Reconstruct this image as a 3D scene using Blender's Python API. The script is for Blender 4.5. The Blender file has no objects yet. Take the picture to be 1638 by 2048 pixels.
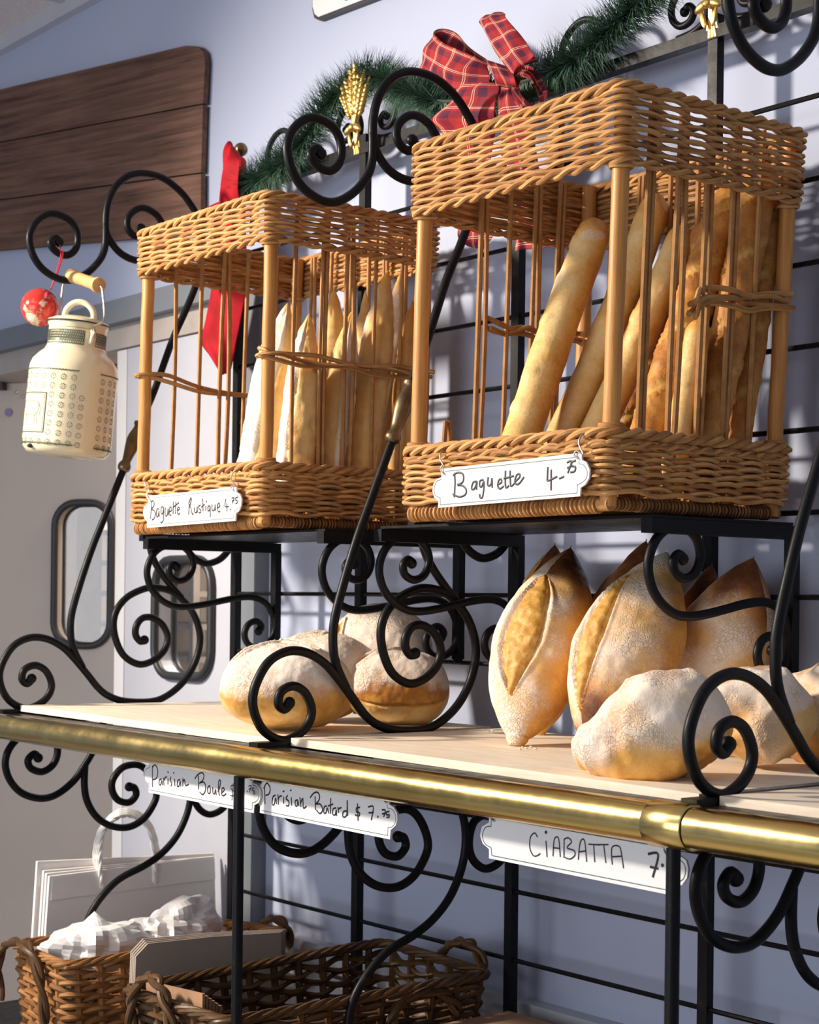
import bpy, math, random
from mathutils import Vector, Matrix, noise
random.seed(7)
V = Vector
SC = bpy.context.scene
COL = SC.collection
PI = math.pi

# ------------------------------------------------------------------ camera
FPX, YAW, ROLL, CY = 3368.4, 0.88924, 0.0114124, 1202.05
CAM = V((0, -2.0, 1.5))
_r = V((math.cos(YAW), math.sin(YAW), 0)); _f = V((-math.sin(YAW), math.cos(YAW), 0)); _u = V((0, 0, 1))
CR = _r * math.cos(ROLL) + _u * math.sin(ROLL)
CU = -_r * math.sin(ROLL) + _u * math.cos(ROLL)
cd = bpy.data.cameras.new('camera'); cam = bpy.data.objects.new('camera', cd); COL.objects.link(cam)
m = Matrix.Identity(4)
for i in range(3):
    m[i][0] = CR[i]; m[i][1] = CU[i]; m[i][2] = -_f[i]; m[i][3] = CAM[i]
cam.matrix_world = m
cd.sensor_fit = 'VERTICAL'; cd.sensor_height = 36; cd.sensor_width = 28.79
cd.lens = 36 * FPX / 2048; cd.shift_y = (CY - 1024) / 2048
cd.clip_start = 0.05; cd.clip_end = 50
cd.dof.use_dof = True; cd.dof.focus_distance = 2.45; cd.dof.aperture_fstop = 11
SC.camera = cam

def at(px, py, ax, val):
    """point of the place seen at photo position px,py lying on the plane axis=val"""
    d = CR * ((px - 819) / FPX) - CU * ((py - CY) / FPX) + _f
    return CAM + d * ((val - CAM[ax]) / d[ax])

# ------------------------------------------------------------------ world, lights, exposure
SC.view_settings.view_transform = 'Standard'; SC.view_settings.look = 'None'
SC.view_settings.exposure = 0.0; SC.view_settings.gamma = 1.0
SC.view_settings.use_curve_mapping = False
w = bpy.data.worlds.new('world'); SC.world = w; w.use_nodes = True
w.node_tree.nodes['Background'].inputs[0].default_value = (0.50, 0.57, 0.76, 1)
w.node_tree.nodes['Background'].inputs[1].default_value = 0.36

def area(name, loc, target, sx, sy, power, color, spread=PI):
    l = bpy.data.lights.new(name, 'AREA'); l.shape = 'RECTANGLE'; l.size = sx; l.size_y = sy
    l.energy = power; l.color = color; l.spread = spread
    o = bpy.data.objects.new(name, l); COL.objects.link(o); o.location = loc
    o.rotation_euler = (V(target) - V(loc)).to_track_quat('-Z', 'Y').to_euler()
    return o
def spot(name, loc, target, size, blend, power, color, soft):
    l = bpy.data.lights.new(name, 'SPOT'); l.spot_size = math.radians(size); l.spot_blend = blend
    l.energy = power; l.color = color; l.shadow_soft_size = soft
    o = bpy.data.objects.new(name, l); COL.objects.link(o); o.location = loc
    o.rotation_euler = (V(target) - V(loc)).to_track_quat('-Z', 'Y').to_euler()
spot('shop_spot_light', (-3.9, -2.55, 2.85), (-2.2, -0.35, 1.45), 76, 0.9, 760, (1.0, 0.88, 0.74), 0.14)
area('shop_ceiling_light', (-2.2, -2.4, 2.98), (-2.2, -2.4, 0), 1.6, 0.7, 12, (0.93, 0.95, 1.0))
area('low_front_fill', (-2.0, -4.9, 1.5), (-2.2, 0, 1.0), 3.4, 1.8, 78, (0.92, 0.95, 1.0))  # added fill lamp, brightens lower wall and front faces; no known window here
area('kitchen_ceiling_light', (-3.6, 1.1, 2.7), (-3.7, 1.0, 0), 0.8, 0.8, 62, (1.0, 0.90, 0.80))

# ------------------------------------------------------------------ node helpers
class NT:
    def __init__(s, name):
        s.m = bpy.data.materials.new(name); s.m.use_nodes = True
        s.t = s.m.node_tree; s.n = s.t.nodes; s.b = s.n['Principled BSDF']
    def add(s, kind, **kw):
        n = s.n.new(kind)
        for k, v in kw.items(): setattr(n, k, v)
        return n
    def link(s, a, b): s.t.links.new(a, b)
    def val(s, sock, v):
        if hasattr(v, 'is_linked') or isinstance(v, bpy.types.NodeSocket): s.link(v, sock)
        else: sock.default_value = v
    def math(s, op, a, b=None, clamp=False):
        n = s.add('ShaderNodeMath', operation=op); n.use_clamp = clamp
        s.val(n.inputs[0], a)
        if b is not None: s.val(n.inputs[1], b)
        return n.outputs[0]
    def mix(s, fac, a, b):
        n = s.add('ShaderNodeMix', data_type='RGBA')
        s.val(n.inputs[0], fac)
        for k, c in ((6, a), (7, b)):
            if isinstance(c, (tuple, list)): n.inputs[k].default_value = tuple(c)[:3] + (1,)
            else: s.link(c, n.inputs[k])
        return n.outputs[2]
    def noise(s, scale, detail=4, rough=0.55, coord='Object', stretch=None, rot=None):
        tc = s.add('ShaderNodeTexCoord'); out = tc.outputs[coord]
        if rot:
            mp = s.add('ShaderNodeMapping'); mp.inputs['Rotation'].default_value = rot
            s.link(out, mp.inputs[0]); out = mp.outputs[0]
        if stretch:
            mp = s.add('ShaderNodeMapping'); mp.inputs['Scale'].default_value = stretch
            s.link(out, mp.inputs[0]); out = mp.outputs[0]
        n = s.add('ShaderNodeTexNoise'); n.inputs['Scale'].default_value = scale
        n.inputs['Detail'].default_value = detail; n.inputs['Roughness'].default_value = rough
        s.link(out, n.inputs['Vector']); return n.outputs[0]
    def ramp(s, fac, stops):
        n = s.add('ShaderNodeValToRGB'); s.link(fac, n.inputs[0]); e = n.color_ramp.elements
        while len(e) < len(stops): e.new(0.5)
        for i, (p, c) in enumerate(stops):
            e[i].position = p; e[i].color = tuple(c)[:3] + (1,) if isinstance(c, (tuple, list)) else (c, c, c, 1)
        return n.outputs[0]
    def smooth(s, v, lo, hi):
        n = s.add('ShaderNodeMapRange', interpolation_type='SMOOTHSTEP'); s.link(v, n.inputs[0])
        n.inputs[1].default_value = lo; n.inputs[2].default_value = hi; return n.outputs[0]
    def bump(s, h, strength=0.3, dist=0.002):
        n = s.add('ShaderNodeBump'); n.inputs['Strength'].default_value = strength
        n.inputs['Distance'].default_value = dist; s.link(h, n.inputs['Height'])
        s.link(n.outputs[0], s.b.inputs['Normal'])
    def set(s, color=None, rough=0.5, metal=0.0, spec=0.5):
        if color is not None: s.val(s.b.inputs['Base Color'], tuple(color)[:3] + (1,) if isinstance(color, (tuple, list)) else color)
        s.val(s.b.inputs['Roughness'], rough); s.b.inputs['Metallic'].default_value = metal
        s.b.inputs['Specular IOR Level'].default_value = spec
        return s.m

def plain(name, c, rough=0.5, metal=0.0, spec=0.5, var=0.12, scale=12, bump=0.0):
    t = NT(name); n = t.noise(scale, 5)
    dk = tuple(x * (1 - var) for x in c); lt = tuple(min(1, x * (1 + var)) for x in c)
    t.set(t.ramp(n, [(0.3, dk), (0.7, lt)]), rough, metal, spec)
    if bump: t.bump(t.noise(scale * 12, 3), bump, 0.001)
    return t.m

def m_wall():
    t = NT('lavender_wall_paint'); n = t.noise(1.6, 3)
    t.set(t.ramp(n, [(0.3, (0.41, 0.455, 0.60)), (0.75, (0.435, 0.48, 0.625))]), 0.6, 0, 0.3)
    t.bump(t.noise(140, 3), 0.12, 0.001); return t.m
def m_iron():
    t = NT('black_iron'); n = t.noise(38, 6, 0.65)
    d = t.smooth(t.noise(22, 8, 0.75), 0.56, 0.76)
    c = t.mix(t.math('MULTIPLY', d, 0.3), (0.007, 0.007, 0.008), (0.085, 0.07, 0.058))
    t.set(c, t.ramp(n, [(0.3, 0.32), (0.7, 0.5)]), 0.0, 0.16); t.bump(n, 0.2, 0.001); return t.m
def m_brass():
    t = NT('brass'); n = t.noise(6, 6, 0.7, stretch=(0.25, 9, 9)); n2 = t.noise(14, 6, 0.7)
    c = t.mix(t.smooth(n, 0.35, 0.7), (0.62, 0.44, 0.13), (0.82, 0.64, 0.27))
    c = t.mix(t.math('MULTIPLY', t.smooth(n2, 0.62, 0.8), 0.6), c, (0.30, 0.19, 0.06))
    t.set(c, t.ramp(n2, [(0.3, 0.15), (0.75, 0.32)]), 1.0); t.bump(n, 0.08, 0.001); return t.m
def m_wicker(name, a, b, rough=0.6):
    t = NT(name); g = t.add('ShaderNodeNewGeometry'); n = t.noise(60, 5, 0.6)
    f = t.math('ADD', t.math('MULTIPLY', g.outputs['Random Per Island'], 0.5), t.math('MULTIPLY', n, 0.5))
    t.set(t.ramp(f, [(0.22, a), (0.75, b)]), rough, 0, 0.2); t.bump(t.noise(220, 3), 0.25, 0.0008); return t.m
def m_wood(name, a, b, stretch, rough=0.5, scale=9, bump=0.2, rot=None):
    t = NT(name); n = t.noise(scale, 7, 0.65, stretch=stretch, rot=rot); n2 = t.noise(4, 4)
    f = t.math('ADD', t.math('MULTIPLY', n, 0.75), t.math('MULTIPLY', n2, 0.25))
    t.set(t.ramp(f, [(0.33, a), (0.62, b)]), rough, 0, 0.3); t.bump(n, bump, 0.002); return t.m
def m_bread():
    t = NT('bread_crust')
    def attr(nm):
        a = t.add('ShaderNodeAttribute'); a.attribute_name = nm; return a.outputs['Fac']
    fl, crm, bk = attr('flour'), attr('crumb'), attr('bake')
    n1 = t.noise(26, 6, 0.65); n2 = t.noise(190, 5, 0.7); n3 = t.noise(60, 6, 0.6)
    b2 = t.math('ADD', bk, t.math('MULTIPLY', t.math('SUBTRACT', n1, 0.5), 0.55))
    b2 = t.math('ADD', b2, t.math('MULTIPLY', t.math('SUBTRACT', n2, 0.5), 0.30))
    crust = t.ramp(b2, [(0.0, (0.86, 0.64, 0.30)), (0.3, (0.74, 0.40, 0.095)), (0.55, (0.50, 0.20, 0.036)), (0.78, (0.24, 0.085, 0.022)), (1.0, (0.10, 0.03, 0.012))])
    cr2 = t.ramp(t.math('ADD', t.math('MULTIPLY', n3, 0.65), t.math('MULTIPLY', n2, 0.35)), [(0.3, (0.40, 0.165, 0.03)), (0.5, (0.62, 0.32, 0.065)), (0.7, (0.80, 0.52, 0.19))])
    c = t.mix(crm, crust, cr2)
    ff = t.math('ADD', fl, t.math('MULTIPLY', t.math('SUBTRACT', n2, 0.5), 0.9))
    ff = t.math('ADD', ff, t.math('MULTIPLY', t.math('SUBTRACT', n1, 0.5), 0.5))
    fm = t.math('MULTIPLY', t.math('MULTIPLY', t.smooth(ff, 0.12, 0.95), t.smooth(fl, 0.0, 0.22)), 0.95)
    vo = t.add('ShaderNodeTexVoronoi', feature='DISTANCE_TO_EDGE'); vo.inputs['Scale'].default_value = 170
    tc = t.add('ShaderNodeTexCoord'); ad = t.add('ShaderNodeVectorMath', operation='ADD')
    nv = t.add('ShaderNodeTexNoise'); nv.inputs['Scale'].default_value = 45; t.link(tc.outputs['Object'], nv.inputs['Vector'])
    sc = t.add('ShaderNodeVectorMath', operation='SCALE'); sc.inputs['Scale'].default_value = 0.03
    t.link(nv.outputs['Color'], sc.inputs[0]); t.link(tc.outputs['Object'], ad.inputs[0]); t.link(sc.outputs[0], ad.inputs[1])
    t.link(ad.outputs[0], vo.inputs['Vector'])
    ck = t.math('MULTIPLY', t.smooth(vo.outputs['Distance'], 0.13, 0.0), t.smooth(t.noise(14, 3), 0.42, 0.56))
    fm2 = t.math('MULTIPLY', fm, t.math('SUBTRACT', 1.0, t.math('MULTIPLY', ck, 0.5)))
    c = t.mix(fm2, c, (0.84, 0.74, 0.63))
    t.set(c, t.ramp(fm, [(0.0, 0.45), (1.0, 0.9)]), 0, 0.3)
    h = t.math('ADD', t.math('MULTIPLY', n2, 0.45), t.math('MULTIPLY', n3, 0.55))
    h = t.math('SUBTRACT', h, t.math('MULTIPLY', t.math('MULTIPLY', ck, fm), 0.7))
    t.bump(h, 0.5, 0.0035); return t.m
def m_plaid():
    t = NT('red_tartan'); uv = t.add('ShaderNodeUVMap'); uv.uv_map = 'UVMap'
    sp = t.add('ShaderNodeSeparateXYZ'); t.link(uv.outputs[0], sp.inputs[0])
    def band(x, per, c, wd, off=0.0):
        f = t.math('FRACT', t.math('ADD', t.math('MULTIPLY', x, 1.0 / per), off))
        return t.math('LESS_THAN', t.math('ABSOLUTE', t.math('SUBTRACT', f, c)), wd)
    c = None; x, y = sp.outputs[0], sp.outputs[1]
    P = 0.047
    dk = t.math('MULTIPLY', t.math('ADD', band(x, P, 0.5, 0.16), band(y, P, 0.5, 0.16)), 0.42, True)
    c = t.mix(dk, (0.34, 0.020, 0.024), (0.03, 0.012, 0.04))
    lt = t.math('ADD', t.math('ADD', band(x, P, 0.12, 0.014), band(x, P, 0.2, 0.014)), t.math('ADD', band(y, P, 0.12, 0.014), band(y, P, 0.2, 0.014)))
    c = t.mix(t.math('MULTIPLY', lt, 0.65, True), c, (0.75, 0.62, 0.42))
    t.set(c, 0.75, 0, 0.2); t.bump(t.noise(500, 2), 0.2, 0.0005); return t.m
def m_glass():
    t = NT('window_glass'); tr = t.add('ShaderNodeBsdfTransparent'); gl = t.add('ShaderNodeBsdfGlossy'); gl.inputs['Roughness'].default_value = 0.05
    fr = t.add('ShaderNodeValue'); fr.outputs[0].default_value = 0.06
    mx = t.add('ShaderNodeMixShader'); t.link(fr.outputs[0], mx.inputs[0]); t.link(tr.outputs[0], mx.inputs[1]); t.link(gl.outputs[0], mx.inputs[2])
    t.link(mx.outputs[0], t.n['Material Output'].inputs['Surface']); return t.m
def m_bauble():
    t = NT('red_marbled_bauble'); n = t.noise(22, 5, 0.6); n2 = t.noise(34, 4)
    c = t.mix(t.smooth(n, 0.54, 0.60), (0.60, 0.035, 0.025), (0.80, 0.68, 0.52)); c = t.mix(t.smooth(n2, 0.62, 0.68), c, (0.62, 0.36, 0.10))
    return t.set(c, 0.15, 0, 0.6)
def m_ceiling():
    t = NT('ceiling_tile'); n = t.noise(90, 4, 0.7)
    t.set(t.ramp(n, [(0.3, (0.66, 0.62, 0.62)), (0.6, (0.84, 0.79, 0.78))]), 0.9); t.bump(n, 0.3, 0.003); return t.m

M = dict(
    wall=m_wall(), iron=m_iron(), brass=m_brass(), bread=m_bread(), plaid=m_plaid(), glass=m_glass(), bauble=m_bauble(), ceiling=m_ceiling(),
    bronze=plain('aged_bronze', (0.20, 0.14, 0.075), 0.35, 0.9, var=0.3, scale=40),
    gold=plain('gilding', (0.72, 0.50, 0.17), 0.38, 1.0, var=0.25, scale=30),
    wick=m_wicker('honey_willow', (0.29, 0.120, 0.034), (0.62, 0.335, 0.120)),
    wickd=m_wicker('brown_willow', (0.16, 0.065, 0.02), (0.36, 0.17, 0.06)),
    wickdk=m_wicker('dark_willow', (0.032, 0.015, 0.006), (0.125, 0.065, 0.026), 0.4),
    post=m_wood('honey_pole', (0.42, 0.165, 0.038), (0.64, 0.31, 0.085), (14, 14, 0.7), 0.4, 10, 0.35),
    board=m_wood('pale_plywood', (0.70, 0.57, 0.43), (0.86, 0.76, 0.62), (1.2, 9, 9), 0.55),
    sign=m_wood('old_dark_plank', (0.045, 0.022, 0.016), (0.20, 0.105, 0.072), (0.45, 13, 13), 0.75, 5, 0.2, (0, math.radians(-6.0), 0)),
    enamel=plain('white_enamel', (0.76, 0.75, 0.75), 0.25, var=0.02),
    line=plain('dark_green_line', (0.03, 0.06, 0.045), 0.5), ink=plain('black_marker_ink', (0.012, 0.008, 0.012), 0.5),
    bink=plain('brown_marker_ink', (0.03, 0.015, 0.013), 0.5),
    hook=plain('steel_wire', (0.45, 0.42, 0.38), 0.35, 0.9), steel=plain('brushed_steel', (0.55, 0.53, 0.50), 0.3, 0.9),
    cream=plain('cream_enamel', (0.80, 0.72, 0.49), 0.16, spec=0.6, var=0.03), green=plain('green_print', (0.10, 0.12, 0.075), 0.4),
    grip=m_wood('turned_beech', (0.55, 0.30, 0.11), (0.70, 0.43, 0.19), (1, 8, 8), 0.4, 14),
    red=plain('red_velvet', (0.36, 0.005, 0.013), 0.75, spec=0.2, var=0.25, scale=20), string=plain('red_cord', (0.5, 0.02, 0.04), 0.7),
    stem=plain('wire_stem', (0.03, 0.04, 0.03), 0.7), needle=m_wicker('fir_needles', (0.014, 0.045, 0.028), (0.11, 0.20, 0.13), 0.6),
    dwhite=plain('white_door_paint', (0.50, 0.51, 0.57), 0.4, var=0.03), dbeige=plain('beige_door_laminate', (0.47, 0.405, 0.355), 0.4, var=0.04, scale=4),
    jamb=plain('grey_trim_paint', (0.17, 0.19, 0.22), 0.5, var=0.05), taupe=plain('taupe_paint', (0.40, 0.36, 0.33), 0.6), kitchen=plain('kitchen_wall_paint', (0.55, 0.47, 0.39), 0.7),
    gasket=plain('black_rubber', (0.022, 0.022, 0.025), 0.45), floor=plain('grey_floor_tile', (0.45, 0.43, 0.41), 0.5, var=0.1),
    kraftg=plain('grey_kraft_paper', (0.33, 0.275, 0.225), 0.8, var=0.08), kraft=plain('brown_kraft_paper', (0.36, 0.20, 0.11), 0.75, var=0.1),
    paper=plain('white_paper', (0.84, 0.80, 0.77), 0.8, var=0.03), film=plain('white_plastic_film', (0.78, 0.76, 0.75), 0.3, var=0.04, scale=20, bump=0.3),
    blue=plain('blue_print', (0.05, 0.22, 0.42), 0.5), sticker=plain('purple_sticker', (0.22, 0.18, 0.32), 0.5), dust=plain('floury_crumbs', (0.75, 0.65, 0.55), 0.9))

# ------------------------------------------------------------------ mesh helpers
LOC = {}
class MB:
    def __init__(s): s.v = []; s.f = []; s.uv = None; s.a = {}
    def box(s, x0, x1, y0, y1, z0, z1):
        b = len(s.v)
        s.v += [V((x, y, z)) for z in (z0, z1) for y in (y0, y1) for x in (x0, x1)]
        for q in ((0, 2, 3, 1), (4, 5, 7, 6), (0, 1, 5, 4), (2, 6, 7, 3), (0, 4, 6, 2), (1, 3, 7, 5)): s.f.append([b + i for i in q])
        return s
    def hexa(s, p):  # 4 bottom, 4 top (same winding)
        b = len(s.v); s.v += [V(q) for q in p]
        for q in ((3, 2, 1, 0), (4, 5, 6, 7), (0, 1, 5, 4), (1, 2, 6, 5), (2, 3, 7, 6), (3, 0, 4, 7)): s.f.append([b + i for i in q])
        return s
    def prism(s, pts, off):
        b = len(s.v); n = len(pts); off = V(off)
        s.v += [V(p) for p in pts] + [V(p) + off for p in pts]
        s.f.append(list(range(b, b + n))); s.f.append(list(range(b + 2 * n - 1, b + n - 1, -1)))
        for i in range(n): j = (i + 1) % n; s.f.append([b + j, b + i, b + n + i, b + n + j])
        return s
    def tube(s, pts, r, n=8, closed=False, squash=None):
        pts = [V(p) for p in pts]; N = len(pts); b = len(s.v)
        tan = []
        for i in range(N):
            if closed: t = pts[(i + 1) % N] - pts[i - 1]
            else: t = pts[min(i + 1, N - 1)] - pts[max(i - 1, 0)]
            tan.append(t.normalized() if t.length > 1e-9 else V((0, 0, 1)))
        a = V((0, 0, 1)) if abs(tan[0].z) < 0.9 else V((1, 0, 0))
        nn = (a - tan[0] * a.dot(tan[0])).normalized()
        for i in range(N):
            nn = (nn - tan[i] * nn.dot(tan[i])); nn = nn.normalized() if nn.length > 1e-9 else tan[i].orthogonal().normalized()
            bb = tan[i].cross(nn); ri = r[i] if isinstance(r, (list, tuple)) else r
            for k in range(n):
                th = 2 * PI * k / n
                o = nn * math.cos(th) * ri + bb * math.sin(th) * ri
                if squash: o = o - squash[0] * (o.dot(squash[0]) * (1 - squash[1]))
                s.v.append(pts[i] + o)
        for i in range(N if closed else N - 1):
            j = (i + 1) % N
            for k in range(n):
                l = (k + 1) % n; s.f.append([b + i * n + k, b + i * n + l, b + j * n + l, b + j * n + k])
        if not closed:
            s.f.append([b + k for k in range(n)][::-1]); s.f.append([b + (N - 1) * n + k for k in range(n)])
        return s
    def lathe(s, prof, n=40, mat=None):
        """prof: list of (radius, z)"""
        b = len(s.v); mat = mat or Matrix.Identity(4)
        for r, z in prof:
            for k in range(n):
                th = 2 * PI * k / n; s.v.append(mat @ V((r * math.cos(th), r * math.sin(th), z)))
        for i in range(len(prof) - 1):
            for k in range(n):
                l = (k + 1) % n; s.f.append([b + i * n + k, b + i * n + l, b + (i + 1) * n + l, b + (i + 1) * n + k])
        s.f.append([b + k for k in range(n)][::-1]); s.f.append([b + (len(prof) - 1) * n + k for k in range(n)])
        return s
    def ball(s, c, rx, ry=None, rz=None, rot=None, n=12, m=8, fn=None):
        ry = ry or rx; rz = rz or rx; b = len(s.v); c = V(c)
        for i in range(1, m):
            ph = PI * i / m
            for k in range(n):
                th = 2 * PI * k / n; q = V((rx * math.sin(ph) * math.cos(th), ry * math.sin(ph) * math.sin(th), rz * math.cos(ph)))
                if rot: q = rot @ q
                s.v.append(c + q)
        t = V((0, 0, rz)); t = rot @ t if rot else t
        s.v += [c + t, c - t]; T = len(s.v) - 2
        for i in range(m - 2):
            for k in range(n):
                l = (k + 1) % n; s.f.append([b + i * n + k, b + (i + 1) * n + k, b + (i + 1) * n + l, b + i * n + l])
        for k in range(n):
            l = (k + 1) % n; s.f.append([b + k, b + l, T]); s.f.append([b + (m - 2) * n + l, b + (m - 2) * n + k, T + 1])
        if fn: s.v[b:] = [fn(p) for p in s.v[b:]]
        return s
    def build(s, name, mat, parent=None, smooth=True):
        me = bpy.data.meshes.new(name); off = LOC.get(parent, V((0, 0, 0))) if parent else V((0, 0, 0))
        if parent is None and name not in NOORG:   # origin at the middle of its foot
            xs = [p.x for p in s.v]; ys = [p.y for p in s.v]; zs = [p.z for p in s.v]
            org = V(((min(xs) + max(xs)) / 2, (min(ys) + max(ys)) / 2, min(zs)))
        else: org = off
        me.from_pydata([tuple(p - org) for p in s.v], [], s.f)
        if smooth: me.polygons.foreach_set('use_smooth', [True] * len(me.polygons))
        if s.uv:
            u = me.uv_layers.new(name='UVMap')
            for l in me.loops: u.data[l.index].uv = s.uv[l.vertex_index]
        for k, d in s.a.items():
            at_ = me.attributes.new(k, 'FLOAT', 'POINT'); at_.data.foreach_set('value', d)
        me.materials.append(M[mat] if isinstance(mat, str) else mat)
        me.update()
        o = bpy.data.objects.new(name, me); COL.objects.link(o)
        if parent: o.parent = parent; LOC[o] = off
        else: o.location = org; LOC[o] = org
        if smooth and hasattr(me, 'set_sharp_from_angle'): me.set_sharp_from_angle(angle=math.radians(42))
        return o
NOORG = set()
def tag(o, label=None, cat=None, group=None, kind=None):
    for k, v in (('label', label), ('category', cat), ('group', group), ('kind', kind)):
        if v: o[k] = v
    return o
def thing(name, label, cat, loc, group=None):
    o = bpy.data.objects.new(name, None); COL.objects.link(o); o.location = loc; LOC[o] = V(loc)
    o.empty_display_size = 0.05
    return tag(o, label, cat, group)
def copy_tree(o, off, label=None, parent=None):
    c = o.copy(); COL.objects.link(c)
    if parent: c.parent = parent
    else:
        c.location = o.location + V(off); LOC[c] = V(c.location)
        if label: c['label'] = label
    for ch in list(o.children): copy_tree(ch, off, None, c)
    return c
def smooth(pts, n=8, closed=False):
    P = [V(p) for p in pts]; N = len(P); out = []
    for i in range(N if closed else N - 1):
        if closed: a, b, c, d = P[i - 1], P[i], P[(i + 1) % N], P[(i + 2) % N]
        else: a, b, c, d = P[max(i - 1, 0)], P[i], P[i + 1], P[min(i + 2, N - 1)]
        for k in range(n):
            t = k / n
            out.append(0.5 * ((2 * b) + (c - a) * t + (2 * a - 5 * b + 4 * c - d) * t * t + (3 * b - a - 3 * c + d) * t ** 3))
    if not closed: out.append(P[-1])
    return out
def struct(name, mb, mat, parent=None, smooth=False):
    o = mb.build(name, mat, parent, smooth)
    if not parent: o['kind'] = 'structure'
    return o
def roundrect(c, ux, uz, w, h, r, n=6):
    out = []
    for cx, cz, a0 in ((w / 2 - r, h / 2 - r, 0), (-w / 2 + r, h / 2 - r, PI / 2), (-w / 2 + r, -h / 2 + r, PI), (w / 2 - r, -h / 2 + r, 1.5 * PI)):
        for k in range(n + 1):
            a = a0 + PI / 2 * k / n; out.append(c + ux * (cx + r * math.cos(a)) + uz * (cz + r * math.sin(a)))
    return out
def ring_panel(mb, c, ux, uz, uy, W0, W1, H0, H1, w, h, th):
    """panel spanning W0..W1 x H0..H1 (offsets from c) with a w x h hole at c"""
    for x0, x1, z0, z1 in ((W0, -w / 2, H0, H1), (w / 2, W1, H0, H1), (-w / 2, w / 2, H0, -h / 2), (-w / 2, w / 2, h / 2, H1)):
        q = [c + ux * x + uz * z for x, z in ((x0, z0), (x1, z0), (x1, z1), (x0, z1))]
        mb.hexa(q + [p + uy * th for p in q])

# ------------------------------------------------------------------ room shell
WY = 0.08; XJ = -3.0518
mb = MB().box(XJ, 2.0, WY, WY + 0.15, 0, 3.06).box(-7.0, XJ, WY, WY + 0.15, 2.18, 3.06).box(-7.0, -4.95, WY, WY + 0.15, 0, 2.18)
struct('wall_back', mb, 'wall')
struct('floor', MB().box(-7, 2.5, -5, 2.2, -0.05, 0), 'floor')
mb = MB().box(-7, 2.5, -5, WY, 3.06, 3.12)
struct('ceiling', mb, 'ceiling')
mb = MB()
for k in range(-6, 3): mb.box(k * 0.61 - 0.35, k * 0.61 - 0.326, -5, WY, 3.053, 3.062)
for k in range(0, 9): mb.box(-7, 2.5, -0.42 - k * 0.61, -0.396 - k * 0.61, 3.053, 3.062)
struct('trim_1', mb, 'dwhite')
struct('trim_2', MB().box(-7, 2.0, 0.055, WY, 3.02, 3.06), 'dwhite')
struct('trim_3', MB().box(-7.0, XJ, 0.045, WY, 2.178, 2.235), 'jamb')
struct('trim_4', MB().box(-4.95, -3.1106, 0.075, 0.20, 2.12, 2.178), 'taupe')
struct('trim_5', MB().box(-3.1106, XJ, 0.045, 0.20, 0, 2.178), 'jamb')
struct('trim_6', MB().box(XJ, 2.0, 0.045, WY, 0.74, 0.79).box(XJ, 2.0, 0.065, WY, 0.60, 0.74), 'dwhite')
struct('wall_kitchen', MB().box(-7, 0.5, 1.7, 1.8, 0, 3.0), 'kitchen')
struct('wall_kitchen_side', MB().box(-2.3, -2.2, WY + 0.15, 1.7, 0, 3.0).box(-7.1, -7.0, WY, 1.8, 0, 3.0), 'kitchen')
struct('ceiling_kitchen', MB().box(-7.1, -2.2, WY + 0.15, 1.8, 2.9, 3.0), 'kitchen')
# right leaf, white, closed
def door_leaf(name, hx, hy, ux, W0, W1, c, w, h, mat, zt=2.118):
    uz = V((0, 0, 1)); uy = V((-ux.y, ux.x, 0))
    d = MB(); ring_panel(d, c, ux, uz, uy, W0, W1, 0.01 - c.z, zt - c.z, w, h, 0.04)
    o = struct(name, d, mat)
    g = MB()
    for yo in (-0.006, 0.046):
        g.tube(roundrect(c + uy * yo, ux, uz, w + 0.008, h + 0.008, 0.066), 0.0105, 10, closed=True)
    g.build('window_gasket', 'gasket', o)
    corner = MB()
    for sx in (-1, 1):
        for sz in (-1, 1):
            cc = c + ux * sx * w / 2 + uz * sz * h / 2; rr = 0.062
            pts = [cc] + [cc + ux * (-sx) * (rr - rr * math.sin(a)) + uz * (-sz) * (rr - rr * math.cos(a)) for a in [k * PI / 12 for k in range(7)]]
            corner.prism(pts, uy * 0.038 + uy * 0.0)
    corner.build('corner_filler', mat, o, False)
    q = [c + ux * x + uz * z + uy * 0.018 for x, z in ((-w / 2, -h / 2), (w / 2, -h / 2), (w / 2, h / 2), (-w / 2, h / 2))]
    MB().hexa(q + [p + uy * 0.004 for p in q]).build('glass_pane', 'glass', o, False)
    return o
LX = V((1, 0, 0))
c = V(((-3.549 - 3.2696) / 2, 0.085, (1.302 + 1.605) / 2))
dr = door_leaf('door_1', 0, 0, LX, -3.735 - c.x, -3.114 - c.x, c, 0.245, 0.268, 'dwhite')
MB().box(-3.737, -3.69, 0.082, 0.128, 0.01, 2.116).build('edge_strip', 'enamel', dr, False)
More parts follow.
